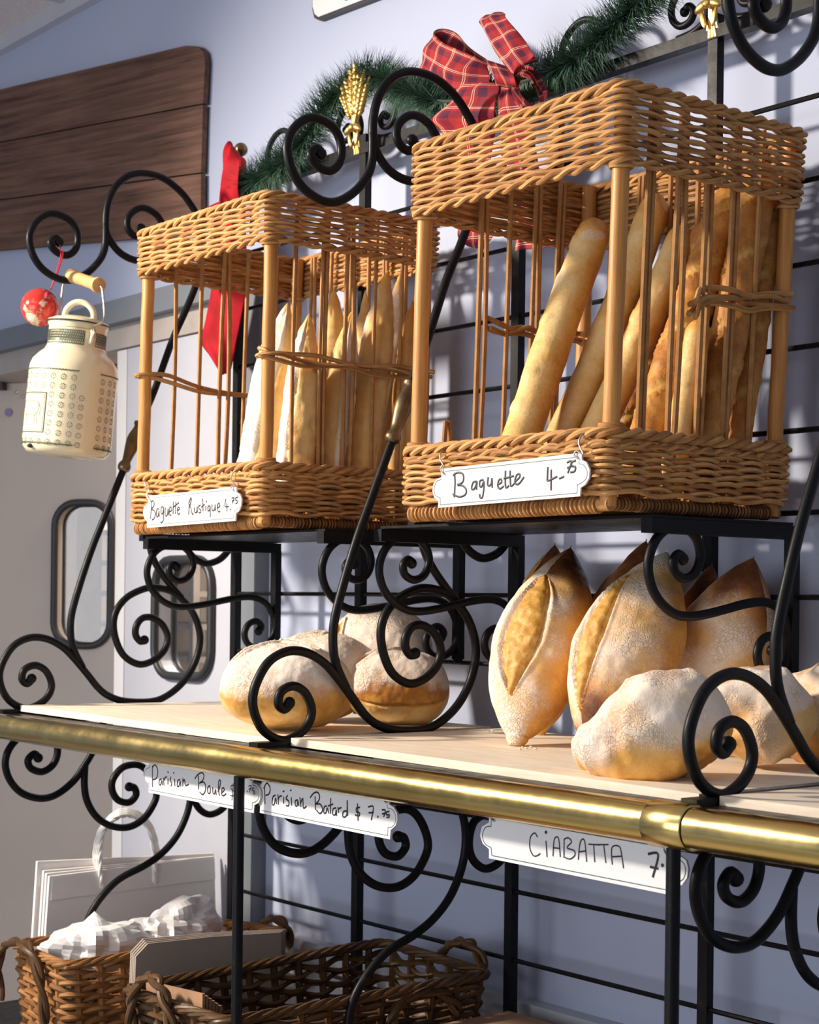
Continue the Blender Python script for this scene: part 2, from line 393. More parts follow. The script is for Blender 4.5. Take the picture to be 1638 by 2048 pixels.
# left leaf, beige, swung open into the kitchen
LX2 = V((0.80, 0.60, 0)).normalized(); H = V((-4.62, 0.10, 0))
nrm = V((-LX2.y, LX2.x, 0))
def onleaf(px, py):
    d = CR * ((px - 819) / FPX) - CU * ((py - CY) / FPX) + _f
    return CAM + d * ((H - CAM).dot(nrm) / d.dot(nrm))
a, b, cbot = onleaf(109, 1150), onleaf(224, 1150), onleaf(165, 1293); ctop = onleaf(165, 1004)
wc = V(((a.x + b.x) / 2, (a.y + b.y) / 2, (cbot.z + ctop.z) / 2))
w0 = -(wc - V((H.x, H.y, wc.z))).length
dl = door_leaf('door_2', 0, 0, LX2, w0, (b - a).length / 2 + 0.06, wc, (b - a).length - 0.012, ctop.z - cbot.z - 0.012, 'dbeige')
hg = MB()
for px0, px1, py0, py1 in ((-20, 40, 700, 730), (-10, 30, 738, 762), (30, 58, 735, 752), (-20, 14, 765, 782)):
    p0, p1 = onleaf(px0, py1), onleaf(px1, py0); q = [p0, V((p1.x, p1.y, p0.z)), p1, V((p0.x, p0.y, p1.z))]
    hg.hexa([p - nrm * 0.03 for p in q] + [p - nrm * 0.002 for p in q])
hg.build('door_closer', 'gasket', dl, False)
bo = MB()
for px, py in ((34, 785), (47, 793)): bo.ball(onleaf(px, py) - nrm * 0.002, 0.005)
bo.build('bolt_heads', 'steel', dl)
p = onleaf(18, 825); MB().lathe([(0.012, 0), (0.012, 0.002)], 20, Matrix.Translation(p - nrm * 0.0025) @ (-nrm).to_track_quat('Z', 'Y').to_matrix().to_4x4()).build('round_sticker', 'sticker', dl)
# sheet pan rack in the kitchen, seen through the white door's window
pr = thing('sheet_pan_rack', 'steel sheet pan rack in the kitchen, seen through the white door window', 'rack', (-4.90, 1.05, 0))
for x in (-5.20, -4.60):
    for y in (0.85, 1.25): MB().box(x - 0.012, x + 0.012, y - 0.012, y + 0.012, 0.0, 1.85).build('upright', 'steel', pr, False)
for k in range(14):
    z = 0.35 + k * 0.105
    MB().box(-5.185, -4.615, 0.835, 1.265, z, z + 0.018).build('tray', 'steel', pr, False)

# plank board and framed sign on the wall
pts = [at(-60, 192, 1, 0.05), at(398, 92, 1, 0.05), at(408, 118, 1, 0.05), at(404, 208, 1, 0.05)]
sg = thing('plank_board', 'dark weathered wooden plank board hanging on the lavender wall', 'board', at(200, 490, 1, 0.06))
rows = [((-60, 193), (372, 91)), ((-60, 296), (406, 208)), ((-60, 408), (402, 346)), ((-60, 507), (401, 468))]
for i in range(3):
    (ax, ay), (bx, by) = rows[i]; (cx, cy_), (dx, dy) = rows[i + 1]
    g = 1.6
    if i == 0: poly = [(ax, ay), (bx, by), (396, 93), (407, 104), (410, 122), (dx, dy - g), (cx, cy_ - g)]
    else: poly = [(ax, ay + g), (bx, by + g), (dx, dy - g), (cx, cy_ - g)]
    MB().prism([at(x, y, 1, 0.060 + 0.001 * (i == 1)) for x, y in poly][::-1], (0, 0.013, 0)).build('plank', 'sign', sg, False)
bt = MB()
for px in (60, 330):
    p = at(px, 300, 1, 0.0725); bt.box(p.x - 0.02, p.x + 0.02, 0.0735, 0.0795, p.z - 0.17, p.z + 0.17)
bt.build('batten', 'sign', sg, False)
es = thing('enamel_wall_sign', 'white enamel wall sign with blue print, cut off at the top edge', 'sign', at(640, 47, 1, 0.07))
s0 = at(624, 46, 1, 0.066); sx = V((1, 0, -0.035)); sz = V((0.0, 0, 1))
def splate(i, y, th):
    c = [(0.025 + i * 0.3, i), (0.62 - i, i), (0.62 - i, 0.34 - i), (i, 0.34 - i), (i, 0.03 + i * 0.4), (0.008 + i, 0.009 + i)]
    return [V((s0.x, y, s0.z)) + sx * u + sz * v for u, v in c], (0, th, 0)
MB().prism(splate(0, 0.066, 0.012)[0][::-1], (0, 0.012, 0)).build('dark_edge', 'gasket', es, False)
MB().prism(splate(0.006, 0.0655, 0)[0][::-1], (0, -0.003, 0)).build('face', 'enamel', es, False)
q = at(688, 4, 1, 0.062)
MB().prism([V((q.x + u, 0.0622, q.z + v)) for u, v in ((0, 0.004), (0.008, 0), (0.02, 0.002), (0.034, 0.012), (0.036, 0.05), (0.004, 0.05))][::-1], (0, -0.0006, 0)).build('blue_print', 'blue', es, False)

# ------------------------------------------------------------------ wrought-iron rack
XA, SP = -3.061, 0.44392
XB, XC_, XD, XE = XA + SP, XA + 2 * SP, XA + 3 * SP, XA + 4 * SP
rack = thing('bakery_rack', "black wrought-iron baker's rack with scrolled sides and a brass front rail", 'rack', (XC_, -0.25, 0))
for x in (XA, XB, XC_, XD, XE):
    MB().box(x - 0.0095, x + 0.0095, -0.008, 0.008, 0.0, 2.41 if x > XA else 2.445).build('post', 'iron', rack, False)
MB().box(XA, XE + 0.5, -0.010, 0.012, 2.372, 2.392).build('crossbar', 'iron', rack, False)
for z in (2.243, 2.1225, 2.0005, 1.879, 1.757, 1.636, 1.512, 1.389, 1.2665, 1.1155, 0.995, 0.875, 0.752):
    MB().tube([(XA - 0.01, 0.0, z), (XE + 0.5, 0.0, z)], 0.0042, 8).build('grid_rod', 'iron', rack)
MB().tube([(XA, 0, 2.445), (XA, 0, 2.453)], 0.006, 8).ball((XA + 0.008, -0.005, 2.468), 0.015).build('finial_knob', 'bronze', rack)
# side frames: curves in the y-z plane
C1 = [(-.478,1.338),(-.488,1.328),(-.499,1.337),(-.4935,1.356),(-.471,1.364),(-.449,1.354),(-.4355,1.330),(-.438,1.309),(-.456,1.290),(-.488,1.279),(-.521,1.292),(-.540,1.316),(-.547,1.346),(-.537,1.377),(-.515,1.405),(-.481,1.419),(-.445,1.416),(-.412,1.400),(-.386,1.377),(-.356,1.345),(-.330,1.316),(-.305,1.2985),(-.268,1.287),(-.209,1.2845),(-.170,1.295),(-.130,1.323),(-.1015,1.363),(-.089,1.407),(-.094,1.442),(-.1105,1.474),(-.138,1.501),(-.165,1.516),(-.203,1.522),(-.232,1.517),(-.266,1.501),(-.289,1.476),(-.297,1.446),(-.290,1.411),(-.271,1.380),(-.238,1.363),(-.207,1.368),(-.179,1.388),(-.168,1.416),(-.181,1.444),(-.206,1.459),(-.229,1.458),(-.243,1.443),(-.245,1.424),(-.235,1.411),(-.224,1.413)]
C2 = [(-.429,2.209),(-.4375,2.216),(-.448,2.206),(-.442,2.194),(-.427,2.186),(-.410,2.186),(-.395,2.197),(-.388,2.216),(-.391,2.237),(-.403,2.254),(-.421,2.262),(-.444,2.264),(-.465,2.255),(-.483,2.238),(-.493,2.215),(-.492,2.193),(-.483,2.171),(-.466,2.152),(-.443,2.140),(-.419,2.135),(-.395,2.139),(-.370,2.153),(-.349,2.172),(-.333,2.194),(-.326,2.217),(-.325,2.245),(-.325,2.277),(-.321,2.303),(-.313,2.325),(-.299,2.347),(-.277,2.366),(-.250,2.377),(-.220,2.380),(-.190,2.376),(-.163,2.364),(-.141,2.349),(-.124,2.332),(-.110,2.315),(-.0985,2.290),(-.094,2.260),(-.097,2.220),(-.108,2.168),(-.135,2.105),(-.165,2.042),(-.206,1.935),(-.236,1.868),(-.270,1.782),(-.320,1.665),(-.347,1.602),(-.372,1.533),(-.391,1.470),(-.394,1.430),(-.387,1.396),(-.366,1.358)]
C3 = [(-.326,2.262),(-.322,2.240),(-.306,2.219),(-.289,2.206),(-.266,2.198),(-.241,2.197),(-.208,2.203),(-.186,2.220),(-.177,2.245),(-.182,2.268),(-.195,2.285),(-.207,2.298),(-.226,2.306),(-.244,2.306),(-.261,2.297),(-.274,2.281),(-.275,2.262),(-.264,2.249),(-.248,2.246),(-.236,2.254),(-.243,2.265)]
C4 = [(-.216,1.622),(-.213,1.605),(-.203,1.578),(-.184,1.551),(-.160,1.525),(-.136,1.502)]
C5 = [(-.130,1.622),(-.127,1.610),(-.118,1.597),(-.100,1.583),(-.075,1.575),(-.045,1.583),(-.025,1.599),(-.014,1.615),(-.012,1.622)]
C6 = [(-.137,1.258),(-.130,1.200),(-.118,1.147),(-.109,1.115),(-.108,1.080),(-.118,1.040),(-.142,.998),(-.178,.965),(-.220,.943),(-.265,.927),(-.294,.910),(-.324,.882),(-.344,.853),(-.354,.820),(-.354,.770),(-.345,.710),(-.330,.650),(-.325,.605)]
C7 = [(-.462,1.180),(-.472,1.188),(-.484,1.176),(-.477,1.160),(-.453,1.152),(-.430,1.164),(-.420,1.187),(-.424,1.210),(-.442,1.226),(-.472,1.231),(-.505,1.221),(-.527,1.196),(-.532,1.167),(-.520,1.136),(-.494,1.111),(-.455,1.099),(-.420,1.105),(-.384,1.129),(-.359,1.160),(-.338,1.192),(-.322,1.228),(-.316,1.258)]
C8 = [(-.358,1.160),(-.359,1.120),(-.352,1.086),(-.330,1.053),(-.296,1.032),(-.256,1.027),(-.222,1.041),(-.199,1.068),(-.191,1.092),(-.201,1.122),(-.220,1.146),(-.243,1.155),(-.273,1.150),(-.294,1.127),(-.295,1.104),(-.281,1.084),(-.256,1.078),(-.240,1.091),(-.243,1.106),(-.256,1.110)]
C9 = [(-.008,1.085),(-.025,1.051),(-.060,1.039),(-.089,1.056),(-.100,1.086),(-.090,1.121),(-.062,1.133),(-.042,1.124)]
def scroll(pts, x, parent, r=0.0074, ends=(1, 1)):
    P = smooth([(x, y, z) for y, z in pts], 7); N = len(P); rr = [r] * N
    if ends[0]:
        for i in range(8): rr[i] = r * (1.32 - 0.04 * i)
    if ends[1]:
        for i in range(8): rr[N - 1 - i] = r * (1.32 - 0.04 * i)
    mb = MB().tube(P, rr, 10)
    for e, k in ((0, 0), (1, -1)):
        if ends[e]: mb.ball(P[k], r * 1.34, n=10, m=6)
    return mb.build('scroll', 'iron', parent)
for x in (XA, XC_, XE):
    fr = MB().box(x - 0.012, x + 0.012, -0.545, 0.0, 1.250, 1.2785).build('side_frame', 'iron', rack, False)
    MB().box(x - 0.008, x + 0.008, -0.235, -0.005, 1.618, 1.634).build('crossbar', 'iron', fr, False)
    MB().box(x - 0.007, x + 0.007, -0.49, 0, 0.58, 0.598).build('crossbar', 'iron', fr, False)
    for pts, e in ((C1, (1, 1)), (C2, (1, 0)), (C3, (0, 1)), (C4, (0, 0)), (C5, (0, 0)), (C6, (0, 0)), (C7, (1, 0)), (C8, (0, 1)), (C9, (0, 0))): scroll(pts, x, fr, ends=e)
    d = V((0, -.270 + .236, 1.782 - 1.868)).normalized(); p0 = V((x, -.244, 1.848))
    L = 0.112
    prof = [(0.0078, 0), (0.0125, 0.002), (0.0125, 0.007), (0.0095, 0.011), (0.0105, 0.018), (0.0145, 0.032), (0.0155, 0.044), (0.014, 0.058), (0.0105, 0.078), (0.009, 0.090), (0.0125, 0.096), (0.0138, 0.102), (0.0125, 0.108), (0.0085, 0.112)]
    mt = Matrix.Translation(V((x, -.2385, 1.864))) @ d.to_track_quat('Z', 'Y').to_matrix().to_4x4()
    tag(MB().lathe(prof, 20, mt).build('turned_collar', 'bronze', fr), 'turned bronze collar on the rod')
    MB().tube([(x, -0.570, 0.0), (x, -0.570, 1.232)], 0.0085, 12).build('front_leg', 'iron', rack)
# shelf frame, front bar
for y0, y1 in ((-0.548, -0.50), (-0.045, -0.012)): MB().box(XA, XE + 0.5, y0, y1, 1.236, 1.2705).build('shelf_bar', 'iron', rack, False)
MB().box(-3.42, XE + 0.5, -0.60, -0.014, 0.598, 0.612).build('lower_shelf', 'iron', rack, False)
# brass rail
RY, RZ, RR = -0.570, 1.2505, 0.0243
xa, xb = at(1290, 1655, 1, RY - 0.015).x, at(1371, 1660, 1, RY - 0.015).x
rail = tag(MB().tube([(-3.45, RY, RZ), (xb - 0.001, RY, RZ)], RR, 32).build('brass_rail', 'brass', rack), 'polished brass rail tube')
tag(MB().tube([(xb + 0.0015, RY, RZ), (-0.7, RY, RZ)], RR, 32).build('brass_rail', 'brass', rack), 'polished brass rail tube')
MB().tube([(xa, RY, RZ), (xa + 0.002, RY, RZ), (xb - 0.0015, RY, RZ), (xb, RY, RZ)], [RR + 0.0008, RR + 0.0024, RR + 0.0024, RR + 0.0012], 32).build('rail_sleeve', 'brass', rail)
# brackets that carry the baskets
S1 = [(-.250,1.562),(-.259,1.568),(-.268,1.558),(-.264,1.543),(-.245,1.535),(-.224,1.543),(-.213,1.564),(-.218,1.586),(-.234,1.601),(-.256,1.606),(-.286,1.600),(-.308,1.581),(-.318,1.552),(-.310,1.522),(-.290,1.500),(-.262,1.486),(-.232,1.483),(-.195,1.487),(-.155,1.494),(-.110,1.502),(-.070,1.504),(-.038,1.493),(-.019,1.467),(-.013,1.440),(-.023,1.415),(-.053,1.400),(-.079,1.408),(-.088,1.428),(-.079,1.448),(-.060,1.455),(-.047,1.445),(-.054,1.434)]
BX = (-2.892, -2.310, -2.1525, -1.563)
for x in BX:
    br = MB().box(x - 0.010, x + 0.010, -0.322, -0.006, 1.596, 1.616).box(x - 0.009, x + 0.009, -0.019, -0.0045, 1.396, 1.600).ball((x, -0.012, 1.396), 0.009, n=10, m=6).build('shelf_bracket', 'iron', rack, False)
    scroll(S1, x, br, 0.0068)
for x0, x1 in ((BX[0], BX[1]), (BX[2], BX[3])):
    MB().box(x0 - 0.008, x1 + 0.008, -0.318, -0.02, 1.6165, 1.6205).build('upper_shelf', 'iron', rack, False)
# scrolls along the top bar and the gilded wheat sheaves
def arch(xc, sgn):
    q = [(.33,2.392),(.342,2.42),(.336,2.452),(.312,2.474),(.282,2.478),(.252,2.462),(.238,2.436),(.246,2.408),(.270,2.398),(.288,2.412),(.284,2.432),(.270,2.434)]
    P = smooth([(xc + sgn * a, 0.0, z) for a, z in q], 7); MB().tube(P, 0.006, 9).ball(P[-1], 0.008, n=9, m=6).build('back_scroll', 'iron', rack)
    q = [(.062,2.433),(.054,2.440),(.044,2.430),(.050,2.416),(.068,2.412),(.084,2.424),(.088,2.446),(.076,2.466),(.055,2.474),(.03,2.462),(.016,2.435),(.022,2.408),(.045,2.396),(.075,2.393)] if sgn > 0 else \
        [(.062,2.433),(.054,2.440),(.044,2.430),(.050,2.416),(.068,2.412),(.084,2.424),(.088,2.446),(.076,2.466),(.055,2.474),(.03,2.462),(.016,2.435),(.022,2.408),(.045,2.396),(.075,2.393)]
    P = smooth([(xc + sgn * a * 1.05, 0.0, z) for a, z in q], 7); MB().tube(P, 0.006, 9).ball(P[0], 0.008, n=9, m=6).build('back_scroll', 'iron', rack)
for xc in (XB, XD): arch(xc, -1); arch(xc, 1)
def wheat(xc):
    x0 = V((xc + 0.034, -0.046, 2.372)); mb = MB(); rnd = random.Random(3)
    tips = []
    for i, a in enumerate((-0.52, -0.33, -0.15, 0.0, 0.15, 0.30, 0.46)):
        ln = 0.056 + 0.022 * math.cos(a * 2.8) + (0.012 if i == 3 else 0)
        base = x0 + V((0.0, -0.004 * (i % 2), 0.042)); d = V((math.sin(a), -0.04, math.cos(a)))
        mb.tube([x0 + V((0.010 * (a / 0.5), 0, -0.002 - 0.012 * (i % 2))), base + V((0, -.004, 0)), base + d * 0.05], 0.0028, 6)
        for k in range(7):
            t = 0.026 + ln * 0.82 * k / 6
            for s in (-1, 1):
                c = base + d * t + V((math.cos(a) * s * 0.0065, -0.005, -math.sin(a) * s * 0.0065))
                rot = d.to_track_quat('Z', 'Y').to_matrix() @ Matrix.Rotation(s * 0.45, 3, 'Y')
                mb.ball(c, 0.0054, 0.0054, 0.0095, rot, 8, 6)
        mb.ball(base + d * (0.032 + ln * 0.86), 0.004, 0.004, 0.011, d.to_track_quat('Z', 'Y').to_matrix(), 7, 5)
    for a in (-0.028, 0.026):
        mb.ball(x0 + V((a * 0.5, -0.012, 0.032)), 0.014, 0.006, 0.007, Matrix.Rotation(a * 18, 3, 'Y'), 10, 6)
        mb.ball(x0 + V((a * 0.4, -0.010, 0.012)), 0.005, 0.004, 0.015, Matrix.Rotation(a * 10, 3, 'Y'), 8, 6)
    mb.ball(x0 + V((0, -0.014, 0.034)), 0.008, n=8, m=6)
    tag(mb.build('wheat_sheaf', 'gold', rack), 'gilded cast wheat sheaf')
for xc in (XB, XD): wheat(xc)

# ------------------------------------------------------------------ wicker work
def loop_path(c4, rad, out=0.0):
    """closed rounded path round the quad c4 (FL, FR, BR, BL at one height); returns points, arc lengths"""
    cen = sum((V(p) for p in c4), V((0, 0, 0))) / 4; pts = []
    for i in range(4):
        p, a, b = V(c4[i]), V(c4[i - 1]), V(c4[(i + 1) % 4])
        da = (a - p).normalized(); db = (b - p).normalized(); o = -(da + db) * out
        q0, q1 = p + o + da * rad, p + o + db * rad
        for k in range(6):
            t = k / 5; pts.append(q0 * (1 - t) ** 2 + (p + o) * 2 * t * (1 - t) + q1 * t * t)
    return pts
def resample(pts, step, closed=True):
    P = pts + ([pts[0]] if closed else []); L = [0]
    for i in range(1, len(P)): L.append(L[-1] + (P[i] - P[i - 1]).length)
    n = max(8, int(L[-1] / step)); out = []; j = 0
    for k in range(n if closed else n + 1):
        s = L[-1] * k / n
        while j < len(L) - 2 and L[j + 1] < s: j += 1
        t = (s - L[j]) / max(1e-9, L[j + 1] - L[j]); out.append(P[j].lerp(P[j + 1], t))
    return out, L[-1]
def lerp4(A, B, t): return [V(a).lerp(V(b), t) for a, b in zip(A, B)]
def weave(A, B, t0, t1, rows, halfwaves, amp, r, rad=0.02, out=0.006, seed=1, n=6, slant=0.0, pts_per=7):
    mb = MB(); rnd = random.Random(seed)
    for k in range(rows):
        t = t0 + (t1 - t0) * (k + 0.5) / rows
        P, L = resample(loop_path(lerp4(A, B, t), rad, out), 0.01); P, L = resample(P, L / (halfwaves * pts_per))
        cen = sum(P, V((0, 0, 0))) / len(P); N = len(P); Q = []; rr = r * rnd.uniform(0.85, 1.12); ph = rnd.uniform(-0.25, 0.25)
        w1, w2 = rnd.uniform(0, 6), rnd.uniform(0, 6)
        for i in range(N):
            tg = (P[(i + 1) % N] - P[i - 1]).normalized(); nr = V((tg.y, -tg.x, 0))
            if nr.dot(P[i] - cen) < 0: nr = -nr
            a = PI * halfwaves * i / N + (PI if k % 2 else 0) + ph
            dz = slant * math.sin(2 * a * 0.5 + PI / 2) + 0.0009 * math.sin(i * 0.11 + w1) + 0.0006 * math.sin(i * 0.37 + w2)
            Q.append(P[i] + nr * (amp * math.cos(a)) + V((0, 0, dz)))
        mb.tube(Q, rr, n, closed=True)
    return mb
def rope(path, r, pitch, strands=3, closed=True, n=7, flat=1.0, mb=None, ph0=0.0, spread=1.05):
    mb = mb or MB(); P, L = resample(path, pitch / 10, closed); N = len(P)
    turns = max(1, round(L / pitch))
    for s in range(strands):
        Q = []
        for i in range(N):
            a, b = (P[i - 1], P[(i + 1) % N]) if closed else (P[max(0, i - 1)], P[min(N - 1, i + 1)])
            tg = (b - a).normalized(); up = V((0, 0, 1)); sd = tg.cross(up).normalized(); up = sd.cross(tg)
            th = 2 * PI * (turns * i / N + s / strands) + ph0
            Q.append(P[i] + sd * (math.cos(th) * r * spread * flat) + up * (math.sin(th) * r * spread))
        mb.tube(Q, r, n, closed=closed)
    return mb
def coil_bar(p0, p1, r, rw, pitch, name, mat, parent, seed=1):
    p0, p1 = V(p0), V(p1); d = (p1 - p0).normalized(); sd = d.cross(V((0, 0, 1))).normalized(); up = sd.cross(d)
    rnd = random.Random(seed); mb = MB().tube([p0, p1], r, 12); L = (p1 - p0).length; s = 0.004
    while s < L - 0.022:
        cc = p0 + d * s; tl = rnd.uniform(-0.35, 0.35) * rw
        mb.tube([cc + d * (tl * math.cos(a)) + (sd * math.cos(a) + up * math.sin(a)) * (r + rw * 0.35) for a in [2 * PI * k / 14 for k in range(14)]], rw * rnd.uniform(0.85, 1.1), 6, closed=True)
        s += pitch * rnd.uniform(0.9, 1.12)
    return mb.build(name, mat, parent)

def display_basket(label, A, B, zl, zb, zm, rows_top, rows_low, mids, coilpitch, seed, group, broken):
    """A, B: base and top rim quads (FL, FR, BR, BL); zl top of the low band, zb foot of the top band"""
    z0, z1 = A[0].z, B[0].z; T = lambda z: (z - z0) / (z1 - z0)
    root = thing('bread_basket', label, 'basket', (A[0] + A[1] + A[2] + A[3]) / 4, group)
    rnd = random.Random(seed); cen = (A[0] + A[2]) / 2
    inset = 0.012
    def corner(i, z): 
        q = lerp4(A, B, T(z)); c = (q[0] + q[2]) / 2; d = q[i] - c
        return q[i] - V((math.copysign(inset, d.x), math.copysign(inset, d.y), 0))
    for i in range(4):
        z = [z0 + 0.008 + (z1 - z0 - 0.016) * k / 10 for k in range(11)]
        MB().tube([corner(i, q) + V((rnd.uniform(-.0007, .0007), rnd.uniform(-.0007, .0007), 0)) for q in z], 0.0118, 16).build('post', 'post', root)
    # stakes on the two sides and the back, mostly in pairs
    for e, (i, j, n) in enumerate(((1, 2, 5), (2, 3, 6), (3, 0, 5))):
        for k in range(n):
            t = (k + 1) / (n + 1) + rnd.uniform(-0.012, 0.012); pair = rnd.random() < 0.62
            for s in ((-0.0042, 0.0042) if pair else (0.0,)):
                bow = rnd.uniform(-0.006, 0.006); P = []
                zt = z1 - 0.012
                if broken and e == 2 and k == 4: zt = zl + 0.045
                for q in range(9):
                    z = z0 + 0.012 + (zt - z0 - 0.012) * q / 8; u = q / 8
                    a, b = corner(i, z), corner(j, z); d = (b - a).normalized()
                    P.append(a.lerp(b, t) + d * (s * (1 + 0.8 * math.sin(PI * u) * (0.6 if s else 0)) + bow * math.sin(PI * u)))
                MB().tube(P, 0.0041 * rnd.uniform(0.9, 1.12), 7).build('stake', 'wick', root)
    # short stakes inside the two front bands
    for k in range(6):
        t = (k + 1) / 7
        for za, zc in ((z0 + 0.012, zl - 0.006), (zb + 0.004, z1 - 0.01)):
            MB().tube([corner(0, za).lerp(corner(1, za), t), corner(0, zc).lerp(corner(1, zc), t)], 0.0045, 7).build('stake', 'wick', root)
    hw = 33
    weave(A, B, T(zb + 0.010), T(z1 - 0.014), rows_top, hw, 0.0040, 0.00335, rad=0.016, out=0.005, seed=seed, slant=0.0012).build('top_band', 'wick', root)
    weave(A, B, T(z0 + 0.024), T(zl - 0.016), rows_low, hw, 0.0040, 0.0037, rad=0.016, out=0.005, seed=seed + 1, slant=0.002).build('low_band', 'wick', root)
    rim = rope(loop_path(lerp4(A, B, T(z1 - 0.008)), 0.02, 0.004), 0.0042, 0.085, 3, flat=1.3)
    rope(loop_path(lerp4(A, B, T(zb + 0.004)), 0.018, 0.004), 0.0037, 0.07, 2, mb=rim)
    rim.build('top_border', 'wick', root)
    lo = rope(loop_path(lerp4(A, B, T(zl - 0.006)), 0.02, 0.004), 0.0045, 0.085, 3, flat=1.3)
    rope(loop_path(lerp4(A, B, T(zl - 0.020)), 0.018, 0.005), 0.0034, 0.06, 2, mb=lo)
    lo.build('low_border', 'wick', root)
    # bindings where the posts meet the bands, and the half-height wale
    for i in (0, 1, 2, 3):
        for zz in (zb - 0.002, zl + 0.004):
            c = corner(i, zz); MB().tube([c + V((math.cos(a) * 0.0145, math.sin(a) * 0.0145, 0.001 * math.sin(a * 2))) for a in [2 * PI * k / 16 for k in range(16)]], 0.0036, 7, closed=True).build('post_binding', 'wick', root)
    for path, st in mids(corner):
        wl = MB(); P = smooth(path, 6)
        for s in range(st):
            Q = []
            for i, p in enumerate(P):
                th = i * 0.38 + s * 2.1; Q.append(p + V((0.004 * math.cos(th), 0.004 * math.cos(th), 0.0070 * (s - (st - 1) / 2) + 0.0036 * math.sin(th * 0.7 + s * 2.6))))
            wl.tube(Q, 0.0042, 7)
        wl.build('middle_wale', 'wick', root)
    # floor and bottom bars
    q = lerp4(A, B, T(z0 + 0.014)); mb = MB()
    n = 26
    for k in range(n):
        t = (k + 0.5) / n; a = q[0].lerp(q[3], t); b = q[1].lerp(q[2], t); d = (b - a).normalized()
        mb.tube([a + d * 0.01 + V((0, 0, 0.001 * (-1) ** k)), b - d * 0.01 + V((0, 0, 0.001 * (-1) ** k))], 0.006, 6)
    mb.build('base', 'wickd', root)
    f0, f1 = A[0] + V((0.004, 0.010, 0.011)), A[1] + V((-0.004, 0.010, 0.011))
    coil_bar(f0, f1, 0.0095, 0.0026, coilpitch, 'bottom_bar', 'wick', root, seed)
    coil_bar(A[1] + V((-0.010, 0.012, 0.012)), A[2] + V((-0.010, 0, 0.012)), 0.007, 0.0024, 0.007, 'bottom_bar', 'wickd', root, seed)
    coil_bar(A[0] + V((0.010, 0.012, 0.012)), A[3] + V((0.010, 0, 0.012)), 0.007, 0.0024, 0.007, 'bottom_bar', 'wickd', root, seed)
    return root
def quad(xl0, xr0, yf, yb, z): return [V((xl0, yf, z)), V((xr0, yf, z)), V((xr0, yb, z)), V((xl0, yb, z))]
def mids1(cn):
    z = 1.915
    fl, fr, br, bl = [cn(i, z) for i in range(4)]
    lt = [fl + V((-0.012, -0.006, 0.006)), fl + V((0.004, -0.013, 0.006)), fl + V((0.012, 0.03, 0.004))] + [fl.lerp(bl, t) + V((0.004 * (-1) ** k, 0, -0.018 * t)) for k, t in enumerate((0.3, 0.5, 0.7, 0.85))] + [bl + V((0, 0, -0.018))]
    rt = [fr + V((-0.012, -0.008, 0.004)), fr + V((0.002, -0.014, 0.004)), fr + V((0.013, 0.006, 0.002))] + [fr.lerp(br, t) + V((0.005 + 0.003 * (-1) ** k, 0, 0)) for k, t in enumerate((0.15, 0.3, 0.45, 0.6, 0.75, 0.9))] + [br + V((0.012, 0.01, 0))]
    return [(lt, 2), (rt, 3), ([bl, bl.lerp(br, 0.33), bl.lerp(br, 0.66), br], 2)]
def mids2(cn):
    z = 1.932
    fl, fr, br, bl = [cn(i, z) for i in range(4)]
    return [([fr.lerp(br, t) + V((0.005 + 0.004 * (-1) ** k, 0, dz)) for k, (t, dz) in enumerate(((0.40, -0.026), (0.5, -0.006), (0.62, 0.0), (0.75, 0.002), (0.88, 0.006)))] + [br + V((0.013, 0.004, 0.006))], 4),
            ([fl.lerp(bl, t) + V((0, 0, 0.004 * (-1) ** k)) for k, t in enumerate((0.38, 0.5, 0.62, 0.75, 0.9))] + [bl], 3), ([bl, bl.lerp(br, 0.2), bl.lerp(br, 0.36)], 2)]
display_basket('honey wicker bread basket on the left, holding the floury pointed loaves', quad(-2.824, -2.3834, -0.390, -0.024, 1.6215), quad(-2.806, -2.3726, -0.390, -0.022, 2.196), 1.734, 2.110, 1.9, 13, 15, mids1, 0.0062, 11, 'wicker baskets on the upper shelf', False)
display_basket('honey wicker bread basket on the right, larger in view, holding the plain golden baguettes', quad(-1.9974, -1.5696, -0.390, -0.026, 1.6215), quad(-1.9820, -1.5468, -0.390, -0.018, 2.192), 1.733, 2.082, 1.9, 16, 15, mids2, 0.0085, 23, 'wicker baskets on the upper shelf', True)

# ------------------------------------------------------------------ enamel price plates
def strokes(mb, items, o, sc, y, w):
    for s in items:
        P = [at(o[0] + a * sc, o[1] + b * sc, 1, y) for a, b in s]
        if len(P) == 1: mb.ball(P[0], w * 1.4, w * 0.5, w * 1.4, n=8, m=5)
        else:
            if len(P) > 2: P = smooth(P, 4)
            mb.tube(P, w, 6, squash=(V((0, 1, 0)), 0.35))
    return mb
def price_plate(label, o, sc, y, outline, border, groups, hooks, bw=0.00045):
    P = [at(o[0] + a * sc, o[1] + b * sc, 1, y) for a, b in outline]
    root = thing('price_sign', label, 'sign', (sum(p.x for p in P) / len(P), y, min(p.z for p in P)), 'enamel price signs')
    MB().prism(P[::-1], (0, 0.0028, 0)).build('plate', 'enamel', root, False)
    strokes(MB(), border, o, sc, y - 0.0002, bw).build('border_line', 'line', root)
    for items, w, mt in groups: strokes(MB(), items, o, sc, y - 0.0004, w).build('lettering', mt, root)
    for h in hooks:
        Q = [at(o[0] + a * sc, o[1] + b * sc, 1, y + dy) for a, b, dy in h]
        MB().tube(smooth(Q, 5), 0.0012, 7).build('hook', 'hook', root)
    return root
BY = -0.4115
